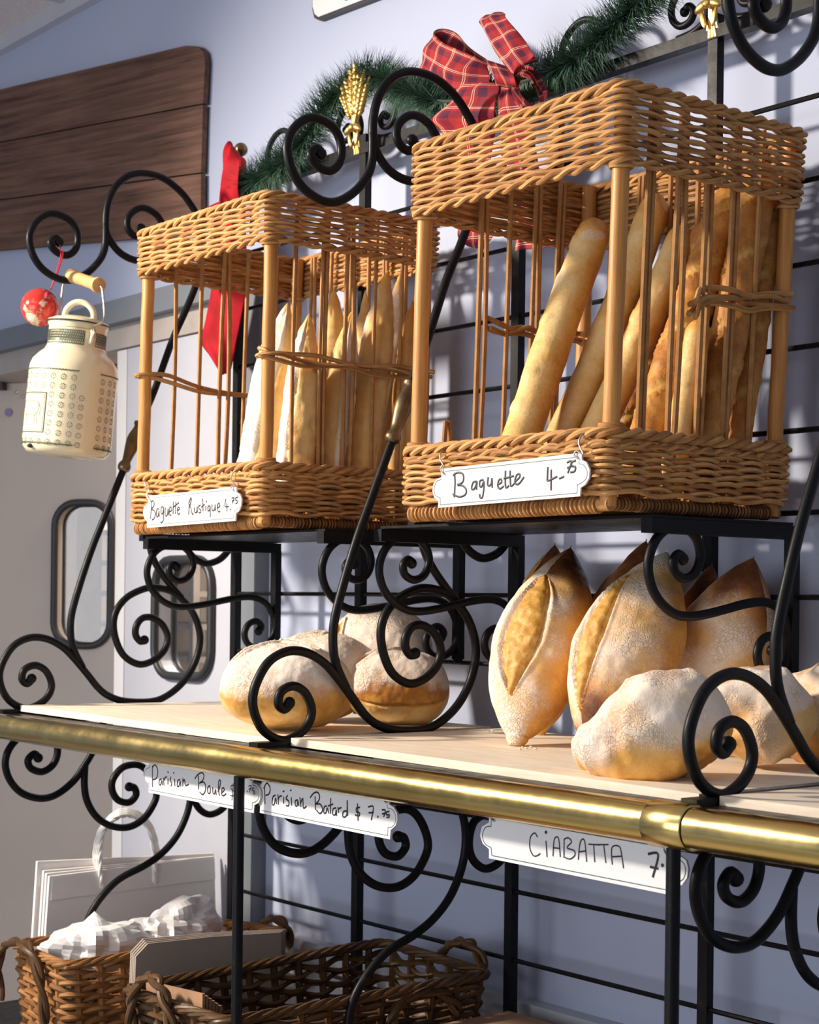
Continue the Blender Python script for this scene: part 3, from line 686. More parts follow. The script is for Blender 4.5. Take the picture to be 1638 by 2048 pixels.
price_plate('white price sign reading Baguette Rustique on the left basket', (270, 930), 0.14042, BY,
 [(205,440),(1445,310),(1445,390),(1490,410),(1515,480),(1510,570),(1480,650),(1435,690),(1430,795),(170,895),(170,800),(135,760),(115,680),(125,610),(160,560),(190,545),(190,490)],
 [[(220,470),(800,412),(1380,350)],[(185,855),(800,806),(1400,755)],[(1425,435),(1460,440),(1490,490),(1490,580),(1450,640),(1410,660)],[(1410,660),(1405,755)],[(190,570),(150,590),(135,680),(150,750),(185,775)],[(185,775),(185,855)]],
 [([[(228,520),(232,600),(218,770)],[(225,530),(255,508),(272,545),(262,590),(235,628),(275,650),(288,700),(270,765),(240,780)],[(338,630),(315,625),(303,680),(310,740),(330,720),(340,650),(345,740)],[(400,600),(375,600),(370,670),(385,700),(402,650),(408,600),(408,700),(400,790),(375,820),(360,810)],[(432,600),(428,690),(440,730),(460,700),(470,620),(475,720)],[(490,660),(520,650),(515,600),(495,610),(488,680),(500,715),(515,710)],[(545,515),(540,700)],[(580,520),(575,700)],[(545,600),(625,535)],[(600,650),(632,630),(625,600),(605,620),(605,690),(625,700),(640,680)],
   [(765,520),(770,600),(762,705)],[(765,540),(795,465),(800,500),(780,590),(795,610),(815,700),(830,690)],[(845,600),(845,660),(865,680),(880,650),(885,590),(888,680)],[(930,570),(905,590),(910,620),(935,640),(930,675),(908,680)],[(962,475),(968,660)],[(945,600),(990,560)],[(1008,580),(1005,650)],[(1015,520)],[(1060,580),(1040,590),(1038,650),(1060,640),(1068,580),(1072,740)],[(1095,560),(1095,630),(1115,650),(1135,620),(1140,560),(1145,650)],[(1170,610),(1205,590),(1200,545),(1180,555),(1170,620),(1190,665),(1212,660)]], 0.0014, 'bink'),
  ([[(1295,480),(1278,585),(1335,590)],[(1305,540),(1308,660)],[(1355,635)],[(1378,475),(1410,465),(1385,545)],[(1380,510),(1410,505)],[(1465,460),(1435,465),(1432,500),(1455,505),(1450,545),(1430,548)]], 0.0012, 'ink')],
 [[(210,500,-.002),(180,470,-.003),(175,410,-.002),(200,360,0),(150,300,0.002),(150,240,0.004),(200,225,0.018)],[(1400,370,-.002),(1370,330,-.003),(1400,280,-.002),(1440,300,0),(1370,200,0.002),(1390,110,0.006),(1460,65,0.012),(1525,95,0.02)]])
price_plate('white price sign reading Baguette on the right basket', (850, 860), 0.21368, BY,
 [(145,365),(1465,212),(1468,280),(1510,300),(1540,370),(1535,450),(1500,510),(1455,540),(1450,620),(122,728),(125,665),(85,630),(68,570),(80,500),(110,460),(155,440),(150,400)],
 [[(185,388),(800,322),(1415,255)],[(142,700),(800,645),(1422,590)],[(1440,290),(1440,318)],[(1440,318),(1480,325),(1515,380),(1510,450),(1470,490),(1428,510)],[(1428,510),(1422,590)],[(152,465),(110,480),(85,550),(95,610),(140,632)],[(140,632),(142,700)]],
 [([[(275,400),(280,500),(272,630)],[(262,425),(300,400),(345,405),(360,440),(350,490),(300,515),(350,520),(385,560),(375,605),(320,625),(260,600)],[(480,480),(450,490),(435,545),(455,555),(475,520),(485,480),(480,560)],[(545,465),(515,475),(510,520),(530,530),(548,480),(548,560),(535,630),(515,630),(510,600)],[(590,440),(585,510),(605,520),(620,495),(625,450),(628,540)],[(680,510),(715,490),(710,460),(690,470),(680,520),(700,550),(735,525)],[(752,380),(750,500),(760,540),(785,520)],[(795,380),(798,500),(808,525),(835,500)],[(735,455),(830,430)],[(845,480),(885,440),(880,410),(855,425),(840,480),(860,510),(890,490),(925,440)],
   [(1148,345),(1145,440),(1150,475),(1235,435)],[(1180,370),(1178,565)],[(1255,455),(1300,435)],[(1328,305),(1370,295),(1335,405)],[(1330,355),(1375,335)],[(1410,285),(1375,300),(1372,335),(1405,345),(1400,385),(1360,395)]], 0.0015, 'ink')],
 [[(175,415,-.002),(145,370,-.003),(165,325,-.002),(185,345,0),(145,280,0.002),(150,210,0.006),(210,185,0.018)],[(1430,270,-.002),(1395,230,-.003),(1420,195,-.002),(1480,230,0),(1440,130,0.002),(1460,60,0.006),(1510,30,0.012),(1570,60,0.02)]])
SY = -0.5365
price_plate('white price sign reading Parisian Boule, hanging leftmost below the brass rail', (270, 1500), 0.16484, SY - 0.0040,
 [(175,92),(1425,298),(1425,390),(1440,402),(1482,420),(1520,490),(1525,570),(1500,640),(1448,670),(1440,765),(165,515),(170,420),(125,380),(98,300),(110,230),(135,185),(170,180)],
 [[(200,135),(800,232),(1380,325)],[(180,485),(800,604),(1418,725)],[(1425,395),(1430,425)],[(1430,425),(1475,445),(1500,510),(1495,590),(1460,630),(1425,635)],[(1425,635),(1418,725)],[(180,180),(178,215)],[(178,215),(135,230),(110,290),(125,370),(180,415)],[(180,415),(180,485)]],
 [([[(210,190),(212,450)],[(210,210),(240,180),(268,220),(275,280),(260,340),(215,360)],[(320,350),(295,365),(292,415),(310,420),(325,370),(332,425)],[(345,335),(350,430)],[(348,370),(365,335),(385,325)],[(400,350),(398,420)],[(400,270)],[(435,325),(425,370),(445,400),(435,440)],[(480,350),(482,440)],[(468,278)],[(545,360),(520,370),(510,430),(530,440),(548,380),(555,445)],[(580,340),(578,440)],[(580,390),(600,360),(612,430),(650,415)],
   [(768,310),(770,480)],[(725,350),(760,300),(810,275),(835,310),(820,370),(780,400),(830,390),(855,430),(850,500),(820,540),(785,510)],[(905,430),(880,460),(885,520),(910,520),(912,470),(900,430)],[(940,450),(945,520),(965,530),(975,480),(985,545)],[(1005,510),(1030,440),(1035,370),(1015,380),(1012,480),(1025,555)],[(1050,520),(1080,490),(1075,460),(1055,470),(1050,530),(1070,555),(1105,530)]], 0.0012, 'bink'),
  ([[(1205,430),(1170,430),(1165,470),(1200,510),(1190,555),(1155,550)],[(1190,405),(1175,610)]], 0.0008, 'bink'),
  ([[(1362,500)],[(1375,440),(1410,435),(1385,510)],[(1380,475),(1405,465)],[(1445,460),(1422,465),(1420,490),(1445,500),(1440,540)]], 0.0008, 'bink')],
 [[(190,150,-.003),(170,120,0),(160,70,0),(175,0,0.0)],[(1415,370,-.003),(1390,340,0),(1390,290,0),(1395,220,0)]])
price_plate('white price sign reading Parisian Batard, hanging below the brass rail', (500, 1530), 0.19536, SY,
 [(128,110),(1428,333),(1420,400),(1470,430),(1505,490),(1510,560),(1490,620),(1440,665),(1432,762),(100,490),(104,420),(66,396),(48,340),(52,270),(76,215),(118,196)],
 [[(135,143),(740,250),(1345,350)],[(118,465),(760,594),(1410,722)],[(1405,400),(1405,440)],[(1405,440),(1460,460),(1490,520),(1485,590),(1450,635),(1412,640)],[(1412,640),(1410,722)]],
 [([[(148,210),(152,400)],[(140,240),(170,185),(200,220),(205,260),(190,300),(160,310)],[(260,310),(235,325),(225,395),(245,405),(262,340),(270,400)],[(285,300),(290,405)],[(288,350),(305,320),(325,320)],[(345,325),(342,395)],[(335,275),(350,265)],[(385,310),(368,345),(395,370),(395,415),(370,415)],[(422,330),(425,415)],[(412,262),(422,255)],[(490,360),(465,365),(462,410),(480,420),(490,370),(500,420)],[(510,330),(520,430)],[(518,390),(540,340),(545,440),(578,420)],
   [(665,320),(670,460)],[(615,335),(650,290),(690,280),(712,320),(700,370),(670,400),(715,400),(740,440),(735,480),(710,495),(680,460)],[(785,420),(760,430),(755,485),(775,490),(790,440),(805,495)],[(825,340),(822,500)],[(800,420),(850,400)],[(880,440),(850,450),(845,500),(870,510),(882,460),(885,520)],[(900,430),(905,490)],[(905,450),(935,435)],[(985,470),(955,480),(948,525),(975,530),(992,490),(995,360),(998,520)],[(1125,435),(1090,440),(1090,480),(1120,490),(1115,520),(1075,510)],[(1100,395),(1105,570)],[(1210,430),(1262,430),(1240,565)],[(1215,490),(1265,485)],[(1312,520),(1305,540)],[(1350,460),(1385,465),(1368,530)],[(1352,500),(1385,495)],[(1425,475),(1395,485),(1398,510),(1425,510),(1420,535),(1398,535)]], 0.0012, 'ink')],
 [[(125,170,-.003),(105,140,0),(100,100,0),(105,40,0)],[(1395,385,-.003),(1360,350,0),(1355,310,0),(1360,240,0)]])
price_plate('white price sign reading Ciabatta, hanging below the rail at the right', (940, 1600), 0.28083, SY,
 [(135,95),(1440,333),(1440,388),(1490,395),(1540,430),(1555,490),(1545,555),(1510,605),(1470,614),(1440,600),(1440,680),(135,415),(135,350),(90,310),(70,250),(85,190),(135,160)],
 [[(150,125),(780,232),(1400,338)],[(155,395),(780,518),(1400,640)],[(1440,425),(1480,420),(1520,450),(1535,500),(1520,560),(1480,582),(1440,570)],[(150,125),(150,188)],[(150,188),(110,195),(88,250),(105,310),(150,338)],[(150,338),(155,395)]],
 [([[(480,265),(460,235),(430,265),(425,340),(450,395),(480,395),(500,380)],[(540,290),(548,405)],[(590,400),(600,280),(630,275),(642,405)],[(592,340),(640,345)],[(670,280),(668,410)],[(668,280),(700,270),(722,300),(690,340),(740,360),(745,395),(710,420),(668,405)],[(770,425),(785,300),(815,290),(830,440)],[(775,370),(825,362)],[(842,315),(925,320)],[(880,320),(888,442)],[(905,318),(985,318)],[(952,322),(967,448)],[(1012,460),(1010,340),(1060,330),(1078,380),(1092,485)],[(1012,405),(1080,400)]], 0.0009, 'ink'),
  ([[(540,230)],[(1268,385),(1340,388),(1300,550)],[(1282,475),(1340,488)],[(1370,465)],[(1485,455),(1480,490)]], 0.0016, 'ink')],
 [[(170,150,-.003),(145,120,0),(145,85,0),(150,30,0)],[(1405,395,-.003),(1385,360,0),(1385,320,0),(1388,250,0)]], 0.0006)

# ------------------------------------------------------------------ bread
def sm(x, a, b):
    t = max(0.0, min(1.0, (x - a) / (b - a))); return t * t * (3 - 2 * t)
def nz(p, f, seed=0.0): return noise.noise(V((p.x * f + seed, p.y * f - seed * 1.7, p.z * f + seed * 0.6)))
def loaf(name, label, cat, group, p0, p1, up, W, H, prof, fn, flat=0.7, bend=(0, 0), nu=110, nv=72, sq=1.0, seed=0.0):
    p0, p1 = V(p0), V(p1); a = p1 - p0; L = a.length; ax = a.normalized(); up = V(up)
    up = (up - ax * up.dot(ax)).normalized(); sd = ax.cross(up)
    mb = MB(); A = dict(flour=[], crumb=[], bake=[])
    for i in range(nu + 1):
        u = 0.5 - 0.5 * math.cos(PI * i / nu); u = min(max(u, 0.0), 1.0); r = max(prof(u), 0.012)
        c = p0 + a * u + sd * bend[0] * math.sin(PI * u) + up * bend[1] * math.sin(PI * u)
        for j in range(nv):
            th = 2 * PI * j / nv; cs, sn = math.cos(th), math.sin(th)
            if sq != 1: cs = math.copysign(abs(cs) ** sq, cs); sn = math.copysign(abs(sn) ** sq, sn)
            off = sd * (cs * W * r) + up * (sn * (H if sn > 0 else H * flat) * r)
            p = c + off; d, fl, cr, bk = fn(u, th, p)
            nn = off.normalized() if off.length > 1e-6 else ax
            p = p + nn * (d * min(1, r * 2.2)); mb.v.append(p); A['flour'].append(fl); A['crumb'].append(cr); A['bake'].append(bk)
    for i in range(nu):
        for j in range(nv):
            k = (j + 1) % nv; mb.f.append([i * nv + j, i * nv + k, (i + 1) * nv + k, (i + 1) * nv + j])
    for i, e in ((0, p0), (nu, p1)):
        mb.v.append(V(e)); b = len(mb.v) - 1
        for k in A: A[k].append(A[k][i * nv])
        for j in range(nv):
            k = (j + 1) % nv; mb.f.append([b, i * nv + k, i * nv + j] if i == 0 else [b, i * nv + j, i * nv + k])
    mb.a = A; o = mb.build(name, 'bread', None)
    for pl in o.data.polygons: pl.use_smooth = True
    if 'sharp_edge' in o.data.attributes: o.data.attributes.remove(o.data.attributes['sharp_edge'])
    return tag(o, label, cat, group)
round_prof = lambda u: math.sqrt(max(0.0, 1 - (2 * u - 1) ** 2))
def super_prof(e): return lambda u: max(0.0, 1 - abs(2 * u - 1) ** e) ** (1.0 / e)
def batard_prof(u):
    b = (math.sin(PI * min(max((u - 0.02) / 0.97, 0), 1) ** 0.93)) ** (0.62 + 0.22 * u)
    nub = 0.22 * math.exp(-((u - 0.035) / 0.045) ** 2) + 0.0 * u
    e = math.sqrt(max(0, 1 - (2 * u - 1) ** 2))
    return max(min(b, e * 1.15), min(nub, e * 2.5)) * 0.98
def wrap(d): return (d + PI) % (2 * PI) - PI
def batard_fn(seed, th0, wid, u0, u1, dark_end=1, flour=0.85, tw=0.0):
    def fn(u, th, p):
        n = nz(p, 18, seed); n2 = nz(p, 60, seed); s = wrap(th - th0 - tw * (u - 0.5) - 0.05 * nz(p, 14, seed + 4))
        t = (u - u0) / (u1 - u0); wu = wid * (math.sin(PI * t) ** 0.65) * (1 + 0.05 * n2) if 0 < t < 1 else 0
        cr = 0.0; d = 0.004 * n + 0.0012 * n2; fl = flour
        if wu > 0.01:
            q = abs(s) / wu; cr = sm(q, 1.06, 0.92); d += 0.0035 * sm(q, 1, 0.4) - 0.0045 * math.exp(-((q - 1.0) / 0.13) ** 2)
            lip = math.exp(-((q - 1.22) / 0.17) ** 2) * (1.0 if s > 0 else 0.45); d += 0.006 * lip
            if q < 1: d += 0.0025 * nz(p, 90, seed)
        side = math.sin(th)
        fl *= sm(side + 0.40 * n + (0.35 if s > 0 else -0.25), -0.15, 0.95); e = u if dark_end else 1 - u
        bk = 0.38 + 0.55 * sm(e + 0.16 * n - (0.12 if s > 0 else 0), 0.60, 0.92) + 0.12 * n - 0.16 * sm(side, 0.0, -0.8)
        fl *= 1 - 0.92 * sm(e + 0.2 * n - (0.15 if s > 0 else 0), 0.64, 0.86)
        fl *= 0.80 + 0.45 * n
        return d, max(fl, 0) * (1 - cr), cr, bk
    return fn
def boule_fn(seed, slashes=(), flour=0.95, low=-0.25, hi=0.45, bake=0.36, crack=None):
    def fn(u, th, p):
        n = nz(p, 13, seed); n2 = nz(p, 48, seed); n3 = nz(p, 110, seed); side = math.sin(th); d = 0.007 * n + 0.0016 * n2 + 0.0008 * n3
        fl = flour * sm(side + 0.35 * n + 0.16 * n2 + 0.08 * n3, low, hi) * (0.92 + 0.3 * n2); cr = 0.0
        for (ua, tha, ub, thb, w) in slashes:
            ex, ey = ub - ua, thb - tha; qx, qy = u - ua, wrap(th - tha); l2 = ex * ex + (ey * 0.4) ** 2
            t = max(0, min(1, (qx * ex + qy * ey * 0.16) / max(l2, 1e-6))); dx, dy = qx - ex * t, (qy - ey * t) * 0.4
            q = math.hypot(dx, dy) / (1.5 * w * (1 + 0.35 * n)); cr = max(cr, sm(q, 1.1, 0.7)); d -= 0.006 * sm(q, 1.0, 0.3); d += 0.005 * math.exp(-((q - 1.5) / 0.5) ** 2)
        bk = bake + 0.20 * n + 0.12 * n2 + 0.08 * n3 + 0.16 * sm(side, -0.05, 0.35) - 0.14 * sm(side, -0.2, -0.8)
        if crack:
            q = abs(side - crack - 0.12 * n - 0.05 * n2); d -= 0.006 * sm(q, 0.06, 0.0); bk -= 0.3 * sm(side, crack + 0.05, crack - 0.1); fl *= sm(side, crack - 0.1, crack + 0.4)
        return d, max(0, fl) * (1 - cr), cr, bk
    return fn
BZ = 1.283
gB, gT, gC = 'boules on the left shelf board', 'batards leaning on the grid', 'ciabattas on the right shelf board'
def boule(label, px, py, x, R, H, up, fn, zc=None, hd=(1, 0.3, 0), flat=0.8, prof=None):
    c = at(px, py, 0, x)
    if zc is not None: c.z = zc
    h = V(hd).normalized(); up = V(up).normalized(); h = (h - up * h.dot(up)).normalized()
    return loaf('boule', label, 'bread', gB, c - h * R, c + h * R, up, R, H, prof or super_prof(2.25), fn, flat, (0, 0), 190, 190)
boule('large floury round boule loaf nearest the front on the left shelf board', 573, 1405, -2.298, 0.110, 0.080, (0, 0, 1),
      boule_fn(1.3, ((0.12, 1.2, 0.40, 1.75, 0.020), (0.42, 1.9, 0.72, 1.2, 0.014)), 1.05, -0.5, 0.75, 0.34), 1.3475, (0.62, 0.78, 0), 0.8)
boule('pale floury boule peeking out behind the largest boule', 640, 1330, -2.45, 0.100, 0.084, (0.1, -0.1, 1), boule_fn(5.1, ((0.2, 1.0, 0.5, 1.6, 0.02),), 1.0, -0.6, 0.4, 0.30), 1.358)
boule('boule lying in front with a torn pale seam on its side', 795, 1405, -2.335, 0.092, 0.075, (0.15, -0.1, 1),
      boule_fn(9.7, ((0.1, 1.3, 0.45, 1.8, 0.03),), 1.0, 0.1, 0.85, 0.40, crack=-0.12), 1.342, (0.62, 0.78, 0), 0.85)
boule('crackled floury boule tilted up at the back against the grid', 762, 1308, -2.42, 0.095, 0.070, (0.62, -0.55, 0.45), boule_fn(13.2, ((0.05, 1.0, 0.12, 2.3, 0.022),), 1.0, -0.9, 0.0, 0.36), None, (0.6, 0.78, 0), 0.7)

UPB = V((0.30, -0.90, 0.32))
def batard(label, b, t, W, H, fn, up=UPB, bend=(0, 0)):
    return loaf('batard', label, 'bread', gT, b, t, up, W, H, batard_prof, fn, 0.75, bend, 230, 230)
batard('batard leaning at the left with a wide golden slash facing front', at(1031, 1492, 2, BZ), at(1142, 1092, 1, -0.095), 0.082, 0.072, batard_fn(2.2, PI / 2 + 0.02, 0.42, 0.17, 0.76, 1, 0.95, -0.2))
batard('batard tucked behind the leftmost batard', at(1075, 1480, 1, 0.0 - 0.09), at(1110, 1086, 1, -0.035), 0.070, 0.052, batard_fn(6.4, PI / 2 + 0.75, 0.30, 0.45, 0.95, 1, 0.8), V((0.25, -0.9, 0.2)))
batard('batard in the middle of the row with a long narrow slash', at(1178, 1500, 0, -1.735), at(1335, 1100, 1, -0.085), 0.085, 0.072, batard_fn(8.8, PI / 2 + 0.42, 0.25, 0.12, 0.80, 0, 0.9, 0.05), V((0.35, -0.88, 0.3)))
batard('floury batard behind the middle batard of the row', at(1200, 1480, 1, -0.07), at(1293, 1078, 1, -0.03), 0.075, 0.05, batard_fn(4.1, PI / 2 + 1.4, 0.2, 0.3, 0.8, 1, 0.85), V((0.2, -0.9, 0.2)))
batard('crackled floury batard at the right end of the row', at(1392, 1470, 0, -1.715), at(1508, 1112, 1, -0.020), 0.080, 0.062, batard_fn(11.5, PI / 2 + 1.9, 0.2, 0.3, 0.8, 1, 1.0), V((0.3, -0.9, 0.25)))
batard('brown batard showing between the middle and right batards', at(1340, 1480, 1, -0.045), at(1425, 1125, 1, -0.010), 0.055, 0.040, batard_fn(15.5, PI / 2 + 2.2, 0.1, 0.3, 0.8, 1, 0.1), V((0.2, -0.9, 0.2)))
def ciab_fn(seed):
    def fn(u, th, p):
        n = nz(p, 8.5, seed); n2 = nz(p, 24, seed); n3 = nz(p, 60, seed); rg = 1 - abs(nz(p, 15, seed + 8)) * 2.2; side = math.sin(th)
        d = 0.021 * n + 0.007 * n2 + 0.0022 * n3 + 0.006 * rg
        s = wrap(th - 1.9 - 0.5 * nz(p, 10, seed + 3)); d -= 0.006 * math.exp(-(s / 0.05) ** 2) * sm(n2, -0.3, 0.2)
        d += 0.005 * math.sin(u * 55 + 3 * n2) * sm(u, 0.13, 0.02)
        fl = 0.95 * sm(side + 1.7 * nz(p, 10, seed + 31), -0.75, 0.75) * (0.85 + 0.5 * n2); bk = 0.30 + 0.5 * nz(p, 10, seed + 21) + 0.1 * sm(side, 0, 0.6)
        return d, max(0, fl), 0.0, bk
    return fn
def ciabatta(label, p0, p1, W, H, seed, up=(0.25, -0.25, 1), bend=(0, 0)):
    return loaf('ciabatta', label, 'bread', gC, p0, p1, up, W, H, lambda u: (max(0, 1 - abs(2 * u - 1) ** 2.6) ** 0.5) * (0.62 + 0.42 * sm(u, 0.0, 0.55)), ciab_fn(seed), 0.85, bend, 130, 96, 0.9)
ciabatta('floury knobbly ciabatta at the front of the right shelf board', at(1148, 1508, 0, -1.545), at(1462, 1435, 0, -1.365), 0.066, 0.068, 3.3, (0.15, -0.45, 1))
ciabatta('second ciabatta, lying behind the front ciabatta', at(1390, 1440, 0, -1.555), at(1612, 1420, 0, -1.375), 0.064, 0.072, 7.9, (0.15, -0.35, 1))
ciabatta('third ciabatta, cut off at the right edge', at(1530, 1435, 0, -1.545), at(1800, 1425, 0, -1.36), 0.068, 0.080, 12.4, (0.15, -0.35, 1))

# floury pointed loaves in the left basket
def point_prof(e0=0.5): return lambda u: (1 - max(0, (u - 0.36) / 0.64) ** 3.0) ** 0.85 * (1.0 if u > 0.06 else math.sqrt(max(0, u / 0.06)) * 1.0) * (0.96) + 0.0 if u < 0.999 else 0.02
def rust_fn(seed, th0, wid, bk0=0.36, flour=1.0, tw=0.4):
    def fn(u, th, p):
        n = nz(p, 20, seed); n2 = nz(p, 70, seed); s = wrap(th - th0 - tw * (u - 0.5) - 0.15 * nz(p, 7, seed + 2))
        cr = sm(abs(s) / wid, 1.04, 0.94); q = abs(s) / wid
        d = 0.0040 * n + 0.0016 * n2 - 0.0016 * sm(nz(p, 95, seed + 7), 0.3, 0.5) - 0.0028 * math.exp(-((q - 1.0) / 0.06) ** 2) + 0.002 * math.exp(-((q - 1.12) / 0.08) ** 2)
        fl = flour * (0.9 + 0.35 * n) * (1 - cr)
        return d, max(0, fl - 0.9 * sm(u + 0.1 * n, 0.86, 1.0)), cr * 0.35, bk0 - 0.25 + 0.12 * n + 0.16 * sm(u, 0.8, 1.0)
    return fn
gR = 'pointed rustic loaves in the left basket'
UPR = V((0.78, -0.62, 0.1))
def rustic(label, bpx, bpy, bx, tpx, tpy, tx, W, fn):
    b, t = at(bpx, bpy, 0, bx), at(tpx, tpy, 0, tx); d = t - b; b2 = b + d * ((1.648 - b.z) / d.z)
    return loaf('rustic_loaf', label, 'bread', gR, b2, t, UPR, W, W * 0.92, point_prof(), fn, 0.9, (0, 0), 120, 64)
rustic('leftmost pointed loaf in the left basket, white flour down its left side', 522, 945, -2.505, 575, 606, -2.50, 0.046, rust_fn(1.1, 0.35, 1.30, 0.40, 1.15, -0.9))
rustic('golden pitted loaf with a white stripe, second from the left', 592, 945, -2.425, 618, 628, -2.428, 0.036, rust_fn(2.7, 0.75, 1.25, 0.30, 1.1, -0.6))
rustic('loaf with a crumbly bent tip at the back of the left basket', 668, 945, -2.51, 668, 578, -2.50, 0.036, rust_fn(3.9, 1.0, 2.6, 0.42, 0.2))
rustic('grey floury loaf leaning in the middle of the left basket', 650, 948, -2.428, 704, 622, -2.425, 0.034, rust_fn(5.2, 2.6, 1.3, 0.34, 0.95, 0.7))
rustic('yellow loaf showing its tip behind the grey floury loaf', 718, 948, -2.51, 731, 580, -2.51, 0.026, rust_fn(6.6, 1.0, 2.8, 0.22, 0.1))
rustic('tall golden loaf with a white tip in the left basket', 714, 948, -2.425, 776, 540, -2.42, 0.034, rust_fn(7.3, 1.15, 1.35, 0.38, 1.0, 0.2))
rustic('loaf with a pinkish floury upper half beside the tall golden loaf', 772, 948, -2.47, 800, 548, -2.482, 0.033, rust_fn(8.5, 0.4, 1.2, 0.44, 0.95, -1.8))
rustic('brown loaf at the right end of the left basket', 806, 950, -2.42, 826, 600, -2.415, 0.030, rust_fn(9.9, 1.2, 2.2, 0.5, 0.6))
# baguettes in the right basket
def bag_prof(u): return min(1.0, math.sqrt(max(0, 1 - (1 - min(u, 0.07) / 0.07) ** 2)), math.sqrt(max(0, 1 - (1 - min(1 - u, 0.075) / 0.075) ** 2))) * (0.92 + 0.08 * math.sin(PI * u))
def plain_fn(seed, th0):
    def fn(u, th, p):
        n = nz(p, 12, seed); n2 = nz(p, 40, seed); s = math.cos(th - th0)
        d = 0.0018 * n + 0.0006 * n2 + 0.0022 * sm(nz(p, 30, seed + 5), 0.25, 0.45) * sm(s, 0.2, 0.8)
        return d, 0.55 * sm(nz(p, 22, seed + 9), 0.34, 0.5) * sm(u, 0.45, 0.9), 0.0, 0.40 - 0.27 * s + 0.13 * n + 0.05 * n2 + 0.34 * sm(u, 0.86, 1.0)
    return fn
def dark_fn(seed, th0):
    def fn(u, th, p):
        n = nz(p, 16, seed); n2 = nz(p, 80, seed); d = 0.0016 * n + 0.0014 * n2; cr = 0.0; lip = 0
        for k in range(5):
            uk = 0.14 + k * 0.19; s = wrap(th - th0); q = ((u - uk) * 0.5 + s * 0.024); al = (u - uk) * 0.5 - s * 0.012
            e = math.hypot(q / 0.011, al / 0.052); cr = max(cr, sm(e, 1.05, 0.85)); lip = max(lip, math.exp(-((e - 1.12) / 0.16) ** 2))
        d += 0.0026 * lip - 0.0022 * cr
        return d, 0.30 * sm(nz(p, 15, seed + 3), 0.1, 0.5), cr * 0.95, 0.55 + 0.10 * n + 0.11 * n2
    return fn
gG = 'baguettes in the right basket'
def baguette(label, b, t, W, fn, up=(0.6, -0.78, 0.1), bend=(0, 0), z0=1.645):
    d = t - b; b2 = b + d * ((z0 - b.z) / d.z)
    return loaf('baguette', label, 'bread', gG, b2, t, up, W, W * 0.95, bag_prof, fn, 0.92, bend, 130, 56)
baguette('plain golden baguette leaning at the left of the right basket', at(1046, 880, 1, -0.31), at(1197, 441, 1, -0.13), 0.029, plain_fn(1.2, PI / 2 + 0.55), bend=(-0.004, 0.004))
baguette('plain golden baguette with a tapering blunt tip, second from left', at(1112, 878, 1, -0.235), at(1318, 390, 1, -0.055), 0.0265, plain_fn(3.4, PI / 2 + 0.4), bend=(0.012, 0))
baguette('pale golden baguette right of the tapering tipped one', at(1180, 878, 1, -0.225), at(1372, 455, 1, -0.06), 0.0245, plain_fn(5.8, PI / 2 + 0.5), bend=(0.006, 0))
baguette('brown crusted baguette behind the corner post of the right basket', at(1240, 870, 1, -0.085), at(1420, 440, 1, -0.05), 0.021, dark_fn(2.5, PI / 2 + 0.2))
baguette('large brown baguette with diagonal cuts in the right basket', at(1296, 872, 0, -1.648), at(1470, 372, 0, -1.642), 0.029, dark_fn(4.6, PI / 2 + 0.1))
baguette('short pale baguette between the brown ones', at(1358, 885, 0, -1.600), at(1400, 640, 0, -1.600), 0.019, plain_fn(8.1, PI / 2 + 0.3))
baguette('tallest brown baguette reaching into the top band', at(1415, 878, 0, -1.60), at(1528, 325, 0, -1.59), 0.027, dark_fn(6.9, PI / 2))
baguette('brown baguette standing upright furthest right', at(1472, 878, 0, -1.60), at(1545, 400, 0, -1.60), 0.023, dark_fn(9.2, PI / 2 + 0.3))

# ------------------------------------------------------------------ shelf boards
def shelf_board(label, FL, FR, BR, BL):
    nx, ny = 40, 14; mb = MB()
    top = []
    for j in range(ny + 1):
        for i in range(nx + 1):
            u, v = i / nx, j / ny; p = V(FL).lerp(V(FR), u).lerp(V(BL).lerp(V(BR), u), v)
            if j == 0: p.y += 0.0016 * noise.noise(V((p.x * 40, 3, 1)))
            top.append(p)
    n = len(top); mb.v = top + [p - V((0, 0, 0.012)) for p in top]
    W = nx + 1
    for j in range(ny):
        for i in range(nx):
            a = j * W + i; mb.f.append([a, a + 1, a + 1 + W, a + W]); mb.f.append([n + a + W, n + a + W + 1, n + a + 1, n + a])
    edge = [i for i in range(W)] + [j * W + nx for j in range(1, ny + 1)] + [ny * W + i for i in range(nx - 1, -1, -1)] + [j * W for j in range(ny - 1, 0, -1)]
    for k in range(len(edge)):
        a, b = edge[k], edge[(k + 1) % len(edge)]; mb.f.append([b, a, n + a, n + b])
    return tag(mb.build('shelf_board', 'board', None), label, 'board', 'shelf boards on the rack')
shelf_board('pale floury plywood board under the round boules on the left', (XA + 0.014, -0.508, 1.287), (XC_ - 0.014, -0.505, 1.283), (XC_ - 0.014, -0.04, 1.283), (XA + 0.014, -0.040, 1.281))
shelf_board('pale floury plywood board under the batards and ciabattas on the right', (XC_ + 0.014, -0.484, 1.284), (XE - 0.014, -0.512, 1.281), (XE - 0.014, -0.04, 1.282), (XC_ + 0.014, -0.040, 1.282))
shelf_board('floury board at the far right edge, beyond the right side frame', (XE + 0.014, -0.508, 1.281), (XE + 0.5, -0.508, 1.281), (XE + 0.5, -0.04, 1.281), (XE + 0.014, -0.040, 1.281))
rnd = random.Random(5); mb = MB()
for px, py in ((1045, 1496), (1052, 1498), (1062, 1495), (1071, 1499), (1040, 1500), (985, 1462), (978, 1464)):
    p = at(px, py, 2, 1.2835); mb.ball(p + V((0, 0, 0.0012)), rnd.uniform(.0015, .003), None, 0.0015, n=7, m=5)
tag(mb.build('bread_crumbs', 'dust', None), 'few pale crumbs on the board by the leftmost batard', 'crumbs', None, 'stuff')

